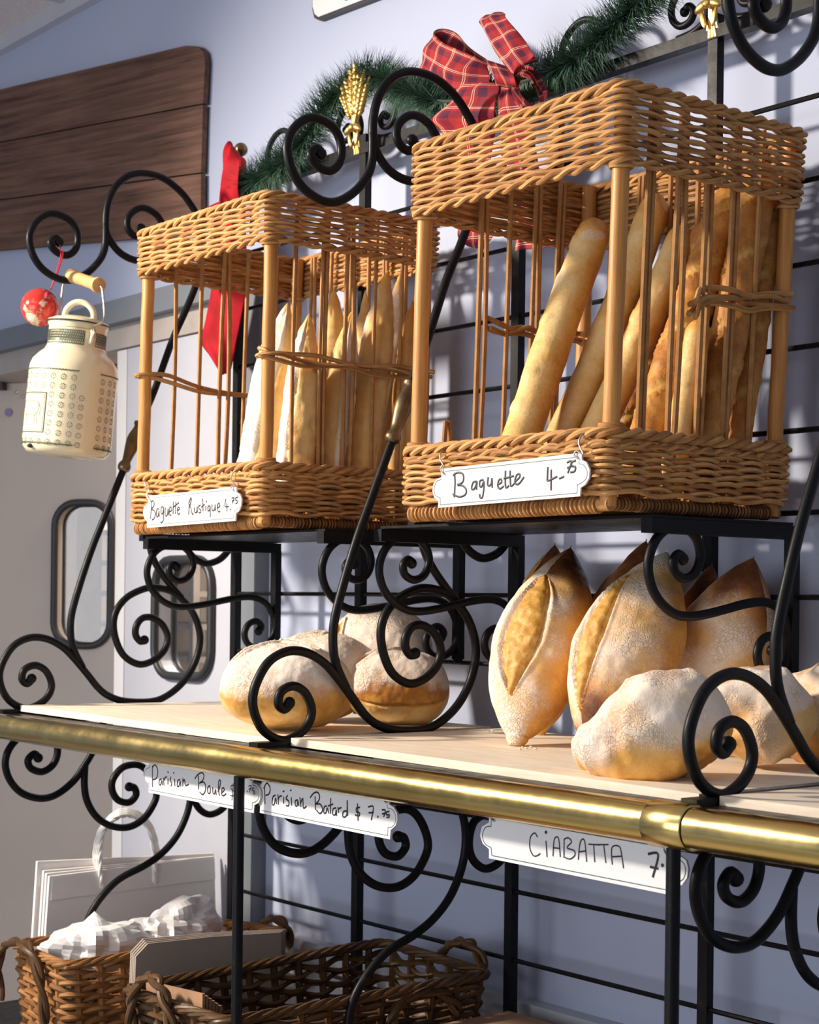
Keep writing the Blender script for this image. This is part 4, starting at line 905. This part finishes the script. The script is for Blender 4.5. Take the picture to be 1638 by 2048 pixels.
# ------------------------------------------------------------------ garland, bow, ribbon
gp = [(478, 372, -.03), (500, 366, -.035), (560, 332, -.04), (612, 275, -.04), (650, 218, -.04), (700, 172, -.035), (750, 152, -.035), (800, 172, -.035), (850, 196, -.04), (900, 203, -.04), (960, 192, -.035), (1020, 172, -.035), (1080, 152, -.04), (1150, 118, -.04), (1200, 76, -.04), (1250, 30, -.04), (1300, -22, -.04), (1350, -70, -.04)]
GP = smooth([at(x, y, 1, d) for x, y, d in gp], 8); GP, GL = resample(GP, 0.006, False)
ga = thing('fir_garland', 'green artificial fir garland draped along the top of the rack', 'garland', (GP[0].x + 0.6, -0.04, 2.36))
MB().tube(GP, 0.0035, 7).build('wire_core', 'stem', ga)
BWX0, BWX1 = at(862, 170, 1, -0.06).x, at(1092, 150, 1, -0.06).x
rnd = random.Random(2); mb = MB(); N = len(GP)
for i in range(N - 1):
    tg = (GP[i + 1] - GP[i]).normalized(); o = tg.orthogonal().normalized(); b2 = tg.cross(o)
    for k in range(40):
        th = rnd.uniform(0, 2 * PI); out = o * math.cos(th) + b2 * math.sin(th)
        d = (out + tg * rnd.uniform(-0.1, 0.75)).normalized(); ln = rnd.uniform(0.040, 0.066)
        p = GP[i] + tg * rnd.uniform(0, 0.006) + out * 0.002
        e = p + d * ln + V((0, 0, -0.004 * rnd.random()))
        if e.y > 0.072: continue
        if BWX0 < e.x < BWX1 and e.y < -0.052: continue
        wv = d.orthogonal().normalized() * 0.00115; w2 = d.cross(wv.normalized()) * 0.00115; q = len(mb.v)
        mb.v += [p + wv, p - wv * 0.5 + w2, p - wv * 0.5 - w2, e]
        mb.f += [[q, q + 1, q + 3], [q + 1, q + 2, q + 3], [q + 2, q, q + 3]]
tag(mb.build('needles', 'needle', ga, False), None, None, None, 'stuff')

def strip(mb, secs, o, sc, dk=0.82, uvw=True, th=0.0006, sub=6, cols=7):
    """cloth strip through cross-sections (edge A, edge B, depth A, depth B) given at photo positions"""
    A = smooth([at(o[0] + s[0][0] * sc, o[1] + s[0][1] * sc, 1, s[2] * dk) for s in secs], sub)
    B = smooth([at(o[0] + s[1][0] * sc, o[1] + s[1][1] * sc, 1, s[2] * dk) for s in secs], sub)
    n = len(A); b = len(mb.v); L = 0
    if mb.uv is None: mb.uv = []
    for i in range(n):
        if i: L += ((A[i] + B[i]) / 2 - (A[i - 1] + B[i - 1]) / 2).length
        for j in range(cols):
            t_ = j / (cols - 1); mb.v.append(A[i].lerp(B[i], t_) - V((0, 0.009 * math.sin(PI * t_) * min(1, (A[i] - B[i]).length / 0.08) + 0.004 * math.sin(PI * 3 * t_ + i * 0.35), 0))); mb.uv.append((L, (A[i] - B[i]).length * j / (cols - 1) if False else 0.098 * j / (cols - 1)))
    for i in range(n - 1):
        for j in range(cols - 1):
            q = b + i * cols + j; mb.f.append([q, q + 1, q + cols + 1, q + cols])
    return mb
def cloth(mb, name, mat, parent):
    o = mb.build(name, mat, parent); md = o.modifiers.new('thick', 'SOLIDIFY'); md.thickness = 0.0009; md.offset = 0
    md2 = o.modifiers.new('sub', 'SUBSURF'); md2.levels = 1; md2.render_levels = 1
    return o
bo = thing('tartan_bow', 'large red tartan bow tied onto the fir garland', 'bow', at(980, 200, 1, -0.06))
BO, BS = (830, 20), 0.18315
cloth(strip(MB(), [((800,545),(830,800),-.07),((600,400),(610,720),-.05),((440,245),(410,640),-.045),((310,200),(240,610),-.05),((222,238),(100,600),-.07),((215,275),(60,660),-.095),((300,345),(170,740),-.115),((470,425),(330,830),-.12),((640,500),(500,870),-.115),((810,575),(850,850),-.09)], BO, BS), 'loop', 'plaid', bo)
cloth(strip(MB(), [((1000,620),(1250,540),-.06),((950,380),(1170,320),-.05),((830,140),(1000,90),-.05),((770,70),(945,22),-.065),((712,130),(975,42),-.085),((718,185),(1010,85),-.105),((835,385),(1110,215),-.12),((950,550),(1225,385),-.125),((1045,705),(1312,492),-.125),((1065,735),(1320,530),-.115),((1075,720),(1310,560),-.095),((1020,640),(1270,560),-.08)], BO, BS), 'loop', 'plaid', bo)
cloth(strip(MB(), [((980,820),(1150,700),-.085),((1010,900),(1140,760),-.11),((1080,1010),(1150,860),-.125),((1190,1100),(1215,985),-.13),((1290,1130),(1335,1052),-.125),((1350,1090),(1430,1010),-.11),((1370,1000),(1455,915),-.085),((1330,880),(1410,800),-.06),((1230,760),(1310,640),-.05),((1120,720),(1200,600),-.055)], BO, BS), 'loop', 'plaid', bo)
cloth(strip(MB(), [((790,545),(960,600),-.09),((800,600),(1040,650),-.118),((830,700),(1110,760),-.128),((880,800),(1130,850),-.118),((940,860),(1120,880),-.09)], BO, BS), 'knot', 'plaid', bo)
cloth(strip(MB(), [((560,800),(910,800),-.105),((440,890),(915,860),-.118),((370,1000),(905,1000),-.122),((180,1185),(885,1180),-.115),((300,1340),(870,1320),-.10),((420,1700),(840,1700),-.07),((500,2200),(820,2200),-.045),((480,2480),(850,2440),-.045),((560,2580),(760,2620),-.05)], BO, BS), 'tail', 'plaid', bo)
cloth(strip(MB(), [((930,840),(1130,820),-.10),((905,980),(1150,940),-.118),((890,1150),(1190,1080),-.115),((960,1500),(1300,1400),-.085),((1060,2000),(1380,2000),-.05),((1090,2350),(1500,2330),-.04),((1080,2640),(1640,2590),-.045)], BO, BS), 'tail', 'plaid', bo)
rr = thing('red_ribbon', 'plain red velvet ribbon tied at the left post of the rack', 'ribbon', at(468, 560, 1, -0.05))
cloth(strip(MB(), [((478,400),(492,396),-.02),((476,330),(490,325),-.02),((464,292),(486,316),-.03),((457,282),(470,297),-.05),((448,305),(476,315),-.065),((443,335),(482,330),-.075),((441,375),(478,390),-.07),((440,430),(488,430),-.05)], (0, 0), 1, 1.0), 'loop', 'red', rr)
cloth(strip(MB(), [((452,400),(486,402),-.035),((430,408),(470,415),-.05),((405,418),(440,424),-.07),((398,424),(420,432),-.075)], (0, 0), 1, 1.0), 'loop', 'red', rr)
def zig(rows):
    mb = MB(); mb.uv = []; cols = 9
    A = smooth([at(r[0], r[1], 1, -.045) for r in rows], 6); B = smooth([at(r[2], r[3], 1, -.045) for r in rows], 6)
    for i in range(len(A)):
        for j in range(cols):
            p = A[i].lerp(B[i], j / (cols - 1)); p.y -= (0.0, 0.010, 0.018, 0.012, 0.002, 0.012, 0.022, 0.012, 0.0)[j]; mb.v.append(p); mb.uv.append((i, j))
    for i in range(len(A) - 1):
        for j in range(cols - 1): q = i * cols + j; mb.f.append([q, q + 1, q + cols + 1, q + cols])
    return mb
cloth(zig([(446,405,488,405),(440,430,491,430),(433,500,494,500),(424,570,494,572),(410,645,482,645),(401,683,474,684),(424,716,468,714),(444,742,463,738),(449,750,458,748)]), 'tail', 'red', rr)

# ------------------------------------------------------------------ milk can and bauble on the left scroll
cb, ct = at(131, 914, 1, -0.405), at(157, 651, 1, -0.389)
up = (ct - cb).normalized(); zx = (V((1, 0, 0)) - up * up.x).normalized(); zy = up.cross(zx)
MC = Matrix.Identity(4)
for i in range(3): MC[i][0] = zx[i]; MC[i][1] = zy[i]; MC[i][2] = up[i]; MC[i][3] = cb[i]
HC = (ct - cb).length; RC = 0.0885
can = thing('milk_can', 'cream enamel milk can with dark green print hanging from the left scroll', 'milk can', cb)
prof = [(0.0, 0.0), (0.062, 0.0), (0.078, 0.004), (0.086, 0.014), (RC, 0.028), (RC, 0.165), (0.0875, 0.178), (0.083, 0.190), (0.072, 0.203), (0.0625, 0.211), (0.058, 0.220), (0.057, 0.232), (0.0575, HC - 0.006), (0.060, HC - 0.003), (0.060, HC)]
MB().lathe(prof, 64, MC).build('body', 'cream', can)
MB().lathe([(0.0, HC + 0.0002), (0.0605, HC + 0.0002), (0.0625, HC + 0.003), (0.061, HC + 0.006), (0.048, HC + 0.012), (0.030, HC + 0.0165), (0.0, HC + 0.0175)], 56, MC).build('lid', 'cream', can)
MB().tube([MC @ V((0.0628 * math.cos(a), 0.0628 * math.sin(a), HC + 0.0022)) for a in [2 * PI * k / 48 for k in range(48)]], 0.0016, 7, closed=True).build('lid_rim', 'gasket', can)
hp = smooth([MC @ V((0.66 * a, 0.75 * a, z)) for a, z in ((-.030, HC + .014), (-.027, HC + .030), (-.015, HC + .043), (0, HC + .047), (.015, HC + .043), (.027, HC + .030), (.030, HC + .014))], 5)
MB().tube(hp, 0.0062, 10, squash=((MC.to_3x3() @ V((0.66, 0.75, 0))).normalized().cross(up), 1.0)).build('lid_handle', 'cream', can)
def cyl(r, ph, z): a = math.radians(ph); return MC @ V((r * math.cos(a), r * math.sin(a), z))
pm = MB()
def stroke(pts, r, w): pm.tube([cyl(r + 0.0001, p, z) for p, z in pts], w, 5)
def flower(ph, z):
    ca = 180 / PI / RC
    for k in range(9):
        a = 2 * PI * k / 9; stroke([(ph + math.cos(a) * 0.0036 * ca, z + math.sin(a) * 0.0036), (ph + math.cos(a) * 0.0062 * ca, z + math.sin(a) * 0.0062)], RC, 0.00062)
    pm.tube([cyl(RC, ph - 0.3, z), cyl(RC, ph + 0.3, z)], 0.0009, 6)
for row in range(8):
    z = 0.152 - row * 0.0185
    cols = range(0, 8) if row in (0, 1, 7) else range(0, 3)
    for k in cols: flower(-26 - 13.5 * k, z)
    if row > 1 and row < 8: flower(-14, z - 0.001)
    for k in range(3): flower(14 + 13.5 * k, z)
for z in (0.166, 0.0195):
    stroke([(-20 - 1.2 * k, z + 0.0011 * math.sin(k * 1.9)) for k in range(96)], RC, 0.0011)
    stroke([(9 + 1.2 * k, z + 0.0011 * math.sin(k * 1.9)) for k in range(40)], RC, 0.0011)
b0, b1, za, zb_ = -60, -128, 0.118, 0.040
for i, w in ((0, 0.0012), (2.2, 0.0005)):
    zi = i * 0.0015
    stroke([(b0 - i, za - zi), (b0 - i, zb_ + zi)], RC, w); stroke([(b1 + i, za - zi), (b1 + i, zb_ + zi)], RC, w)
    stroke([(b0 - i + (b1 - b0 + 2 * i) * k / 14, za - zi) for k in range(15)], RC, w); stroke([(b0 - i + (b1 - b0 + 2 * i) * k / 14, zb_ + zi) for k in range(15)], RC, w)
for c in ([(-72, .100), (-80, .101), (-90, .100), (-98, .101), (-104, .104), (-108, .098), (-111, .090), (-106, .088), (-101, .090), (-99, .082), (-97, .075), (-90, .074), (-82, .075), (-76, .073), (-72, .079), (-70, .090), (-72, .100)], [(-98, .076), (-98, .056)], [(-95, .075), (-94, .056)], [(-77, .074), (-76, .056)], [(-73, .076), (-71, .056)], [(-70, .098), (-67.5, .085), (-68, .072)], [(-84, .098), (-86, .090), (-83, .086)], [(-90, .094), (-92, .088), (-89, .082)], [(-110, .056), (-90, .054), (-68, .056)]):
    stroke(c, RC, 0.0006)
for k in range(-3, 60):
    a0 = -13 - k * 3.6
    for s in (1, -1):
        P = [(a0 + s * 3.6 * 2.4 * (t - 0.5), 0.2235 + 0.024 * t) for t in (0, 0.25, 0.5, 0.75, 1.0)]
        P = [(max(-230, min(-13, p)), z) for p, z in P]
        if P[0][0] != P[-1][0]: stroke(P, 0.0571, 0.00075)
for k in range(0, 14):
    a0 = 14 + k * 3.6
    for s in (1, -1): stroke([(max(12, a0 + s * 3.6 * 2.4 * (t - 0.5)), 0.2235 + 0.024 * t) for t in (0, 0.25, 0.5, 0.75, 1.0)], 0.0571, 0.00075)
for z, w in ((0.2225, 0.0013), (0.2485, 0.0008)):
    stroke([(-13 - 1.6 * k, z + 0.0008 * math.sin(k * 2.2)) for k in range(130)], 0.0573, w); stroke([(12 + 1.6 * k, z + 0.0008 * math.sin(k * 2.2)) for k in range(40)], 0.0573, w)
stroke([(10 - 2 * k, 0.2545) for k in range(110)], 0.0574, 0.0004)
pm.build('printed_pattern', 'green', can)
MB().ball(cyl(0.0845, -82, 0.0125), 0.0075, 0.0075, 0.0045, None, 10, 6).build('enamel_chip', 'gasket', can)
lug = MB(); bail = MB()
for a in (0, 180):
    q = [cyl(0.0575, a, 0.226), cyl(0.0605, a, 0.232), cyl(0.0640, a, 0.242), cyl(0.0615, a, 0.250), cyl(0.0575, a, 0.252)]
    lug.tube(smooth(q, 4), 0.0042, 8)
lug.build('handle_lug', 'cream', can)
g0, g1 = at(141, 551, 1, -0.402), at(199, 571, 1, -0.402)
l0, l1 = cyl(0.066, 180, 0.243), cyl(0.066, 0, 0.243); gd = (g1 - g0).normalized()
bw_ = [l1 + up * -0.004, l1 + zx * 0.004 + up * 0.004, l1 + zx * 0.003 + up * 0.018, at(208, 640, 1, -0.402), at(206, 590, 1, -0.402), g1 + gd * 0.001, g1.lerp(g0, 0.5), g0, at(127, 568, 1, -0.402), at(122, 620, 1, -0.402), l0 - zx * 0.003 + up * 0.02, l0 - zx * 0.004 + up * 0.004, l0 - up * 0.004]
MB().tube(smooth(bw_, 5), 0.0021, 8).build('wire_bail', 'hook', can)
gm = Matrix.Translation(g0) @ gd.to_track_quat('Z', 'Y').to_matrix().to_4x4(); GLn = (g1 - g0).length
MB().lathe([(0.009, 0), (0.0135, 0.002), (0.0145, 0.008), (0.0125, 0.016), (0.0118, GLn * 0.5), (0.0125, GLn - 0.018), (0.0155, GLn - 0.009), (0.0150, GLn - 0.002), (0.011, GLn)], 24, gm).build('wooden_grip', 'grip', can)
oc = at(80, 615, 1, -0.43)
orn = thing('christmas_bauble', 'red marbled Christmas bauble hanging on a red cord', 'bauble', oc - V((0, 0, 0.04)))
MB().ball(oc, 0.0385, n=40, m=26).build('ball', 'bauble', orn)
tp = at(101, 580, 1, -0.43)
MB().lathe([(0.0055, 0), (0.0055, 0.006), (0.003, 0.008)], 14, Matrix.Translation(oc) @ (tp - oc).to_track_quat('Z', 'Y').to_matrix().to_4x4() @ Matrix.Translation((0, 0, 0.0375))).build('cap', 'string', orn)
hk = V((XA, -0.431, 2.186))
mb = MB()
for s in (-1, 1): mb.tube(smooth([tp, at(113, 548, 1, -0.43) + V((0.002 * s, 0, 0)), at(124 + 2 * s, 508, 1, -0.43), hk + V((0.008 * s, 0, 0.010))], 5), 0.0014, 6)
mb.tube([hk + V((0.008 * math.cos(a), 0, 0.010 + 0.010 * math.sin(a))) for a in [PI * k / 8 for k in range(9)]], 0.0014, 6)
mb.build('cord', 'string', orn)

# ------------------------------------------------------------------ lower shelf: baskets, bags, boxes
LZ = 0.612
def shelf_basket(name, label, A, B, rows, hw, mat, r, seed, handles, hmat='wickdk'):
    root = thing(name, label, 'basket', (sum((V(p) for p in A), V((0, 0, 0))) / 4))
    weave(A, B, 0.04, 0.93, rows, hw, 0.006, r, rad=0.03, out=0.0, seed=seed, n=6, slant=0.004).build('woven_wall', mat, root)
    rim = rope(loop_path(lerp4(A, B, 0.985), 0.03, 0.002), 0.0044, 0.15, 5, n=7, flat=1.7, spread=1.15)
    rim.build('plaited_rim', mat, root)
    st = MB(); P0, L0 = resample(loop_path(lerp4(A, B, 0.02), 0.03), 0.01); P1, L1 = resample(loop_path(lerp4(A, B, 0.96), 0.03), 0.01)
    P0, _ = resample(P0, L0 / hw * 1.0001); P1, _ = resample(P1, L1 / hw * 1.0001)
    for p, q in zip(P0, P1): st.tube([p, q], r * 1.15, 6)
    st.build('stakes', mat, root)
    q = lerp4(A, B, 0.05); fl = MB()
    for k in range(18):
        t = (k + 0.5) / 18; fl.tube([q[0].lerp(q[3], t), q[1].lerp(q[2], t)], 0.0095, 6)
    fl.build('base', mat, root)
    for h in handles:
        hm = MB(); P = smooth(h, 6)
        for s in range(2):
            hm.tube([p + V((0.005 * math.cos(i * 0.5 + PI * s), 0.005 * math.sin(i * 0.5 + PI * s), 0.003 * math.sin(i * 0.5 + PI * s))) for i, p in enumerate(P)], 0.0062, 8)
        hm.build('handle', hmat, root)
    return root
def q4(fl, fr, br, bl): return [V(fl), V(fr), V(br), V(bl)]
H = lambda pts, y: [at(a, b, 1, y) for a, b in pts]
shelf_basket('wicker_basket', 'brown wicker basket at the lower left holding crumpled white bags', q4((-3.035, -0.50, LZ + .006), (-2.815, -0.52, LZ + .006), (-2.815, -0.06, LZ + .006), (-3.035, -0.06, LZ + .006)),
    q4((-3.048, -0.515, 0.822), (-2.7956, -0.537, 0.826), (-2.7956, -0.045, 0.832), (-3.048, -0.045, 0.812)), 17, 31, 'wickd', 0.0056, 31,
    [H([(0, 2000), (-4, 1935), (8, 1893), (35, 1884), (62, 1905), (82, 1970), (90, 2050)], -0.552), H([(520, 1880), (522, 1852), (545, 1836), (572, 1852), (580, 1895)], -0.03)], 'wickdk')
shelf_basket('dark_wicker_tray', 'dark brown wicker tray basket in the middle of the lower shelf', q4((-2.450, -0.55, LZ + .006), (-2.215, -0.55, LZ + .006), (-2.200, -0.07, LZ + .006), (-2.450, -0.07, LZ + .006)),
    q4((-2.4775, -0.592, 0.850), (-2.1935, -0.575, 0.850), (-2.1790, -0.045, 0.857), (-2.4775, -0.045, 0.864)), 18, 31, 'wickdk', 0.0058, 41,
    [H([(264, 2060), (262, 2010), (278, 1966), (300, 1953), (320, 1972), (334, 2015), (345, 2070)], -0.605), H([(883, 1906), (900, 1888), (925, 1883), (950, 1896), (970, 1938)], -0.036),
     [at(a, b, 0, -2.172) for a, b in ((783, 2050), (790, 2020), (823, 1990), (868, 1982), (900, 1996), (916, 2024))]], 'wickdk')
# crumpled plastic bags
def crumple(name, label, c, rx, ry, rz, seed, parent=None, peaks=()):
    mb = MB()
    def fn(p):
        q = p - c; d = q.normalized(); k = 0
        for s, f in ((0.34, 13), (0.26, 27)):
            k += s * (abs(noise.noise(p * f + V((seed, seed * 2, 0)))) * 2 - 0.5)
        s = 1 + k * 0.85
        for dr, am, wd in peaks:
            a = d.angle(V(dr)); s += am * math.exp(-(a / wd) ** 2)
        r = c + q * s; return V((r.x, r.y, max(r.z, c.z - rz)))
    mb.ball(c, rx, ry, rz, None, 34, 22, fn)
    return mb
c = at(188, 1898, 0, -2.93); b1 = crumple('plastic_bag', '', c, 0.075, 0.095, 0.052, 3.1, None, (((0.1, 0.0, 1), 0.55, 0.30), ((0, -1, 0.1), 0.25, 0.3)))
o = tag(b1.build('plastic_bag', 'film', None, False), 'crumpled white plastic bag with dark print at the front of the brown basket', 'bag', 'plastic bags in the brown basket')

c2 = at(345, 1868, 0, -2.93); b2 = crumple('plastic_bag', '', c2, 0.07, 0.10, 0.050, 8.4, None, (((0.1, 0.55, 1), 0.5, 0.5), ((0, 0.9, 0.6), 0.3, 0.4)))
o = tag(b2.build('plastic_bag', 'film', None, False), 'thin white plastic bag billowing at the back of the brown basket', 'bag', 'plastic bags in the brown basket')

# white paper carrier bags with twisted handles, standing left of the rack
PX = -3.20
def carrier(label, k):
    x = PX - 0.016 * k; s = 3.5 * k
    tl, tr = at(96 - s * 1.6, 1752 - s * 1.6, 0, x), at(425, 1712, 0, x)
    if k == 3: tl, tr = at(72, 1722, 0, x), at(424, 1706, 0, x)
    bl = V((x + 0.02, tl.y - 0.03, LZ + 0.002)); brr = V((x + 0.02, tr.y, LZ + 0.002))
    root = thing('paper_carrier_bag', label, 'paper bag', (x, (tl.y + tr.y) / 2, LZ), 'white carrier bags left of the rack')
    MB().hexa([bl, V((bl.x + .009, bl.y, bl.z)), V((brr.x + .009, brr.y, brr.z)), brr, tl, V((tl.x + .007, tl.y, tl.z)), V((tr.x + .007, tr.y, tr.z)), tr]).build('body', 'paper', root, False)
    t0, t1 = tl.lerp(bl, 0.0), tr.lerp(brr, 0.0); f = 0.16
    MB().hexa([tl.lerp(bl, f) + V((.0085, .006, 0)), tl.lerp(bl, f) + V((.0095, .006, 0)), tr.lerp(brr, f) + V((.0095, 0, 0)), tr.lerp(brr, f) + V((.0085, 0, 0)), tl + V((.0075, .006, -.004)), tl + V((.0085, .006, -.004)), tr + V((.0085, 0, -.004)), tr + V((.0075, 0, -.004))]).build('folded_hem', 'paper', root, False)
    a, b = at(203 - s * 0.3, 1778, 0, x + 0.011), at(308 + s * 0.3, 1766, 0, x + 0.011)
    pts = [a, at(200 - s, 1715, 0, x + .012), at(207 - s * 0.6, 1664 - s * 0.3, 0, x + .011), at(236 - s * 0.2, 1634 - s * 0.9, 0, x + .009), at(268 + s * 0.4, 1634 - s, 0, x + .009), at(298 + s * 0.5, 1660 - s * 0.5, 0, x + .011), at(308 + s * 0.8, 1715, 0, x + .012), b]
    P = smooth(pts, 7); mb = MB()
    for q in range(3):
        mb.tube([p + V((0.0028 * math.cos(i * 0.8 + q * 2.1), 0.0026 * math.sin(i * 0.8 + q * 2.1), 0.0026 * math.cos(i * 0.8 + q * 2.1 + 1))) for i, p in enumerate(P)], 0.0030, 7)
    mb.build('twisted_handle', 'paper', root)
for k, l in enumerate(('white paper carrier bag at the front of the stack left of the rack', 'white paper carrier bag, second of the stack left of the rack', 'white paper carrier bag, third of the stack left of the rack', 'white paper carrier bag at the back of the stack, tallest')): carrier(l, k)
# grey-brown flat bags standing between the two baskets
for k, l in enumerate(('grey-brown flat paper bag facing front, between the two baskets', 'grey-brown flat paper bag, second of the upright stack', 'grey-brown flat paper bag, third of the upright stack', 'grey-brown flat paper bag at the back of the upright stack')):
    x = -2.585 - 0.011 * k; a, b = at(282 - 3 * k, 1888 - 3 * k, 0, x), at(560 + 3 * k, 1864 - 2 * k, 0, x)
    mb = MB(); pts = [V((x, a.y - 0.02, LZ)), V((x, b.y, LZ)), b, a.lerp(b, 0.5) + V((0, 0, 0.003)), a + V((0, .012, 0)), a + V((0, -.012, -.02))]
    mb.prism(pts, (0.004, 0, 0)); o = tag(mb.build('flat_paper_bag', 'kraftg', None, False), l, 'paper bag', 'grey-brown flat bags between the baskets')
for k in range(6):
    y = -0.560 + 0.0075 * k; p0, p1 = at(292, 1962, 1, y), at(405, 1988, 1, y); p1 = p1 + V((0.010 * k, 0, -0.002 * k))
    mb = MB().prism([V((p0.x, y, LZ + .03)), V((p1.x, y, LZ + .03)), p1, p0], (0, 0.005, 0))
    tag(mb.build('kraft_bag', 'kraft', None, False), ('brown kraft bag edge nearest the front inside the dark tray', 'second brown kraft bag inside the dark tray', 'third brown kraft bag inside the dark tray', 'fourth brown kraft bag inside the dark tray', 'fifth brown kraft bag inside the dark tray', 'brown kraft bag furthest back in the bundle inside the dark tray')[k], 'paper bag', 'brown kraft bags in the dark tray')
bx = thing('cardboard_box', 'brown cardboard box at the bottom edge, right of the dark tray', 'box', (-1.95, -0.25, LZ))
MB().box(-2.155, -1.74, -0.50, -0.02, LZ, 0.786).build('body', 'kraft', bx, False)
MB().box(-2.158, -1.737, -0.503, -0.262, 0.7865, 0.7905).box(-2.158, -1.737, -0.258, -0.017, 0.7865, 0.7905).build('lid_flap', 'kraft', bx, False)
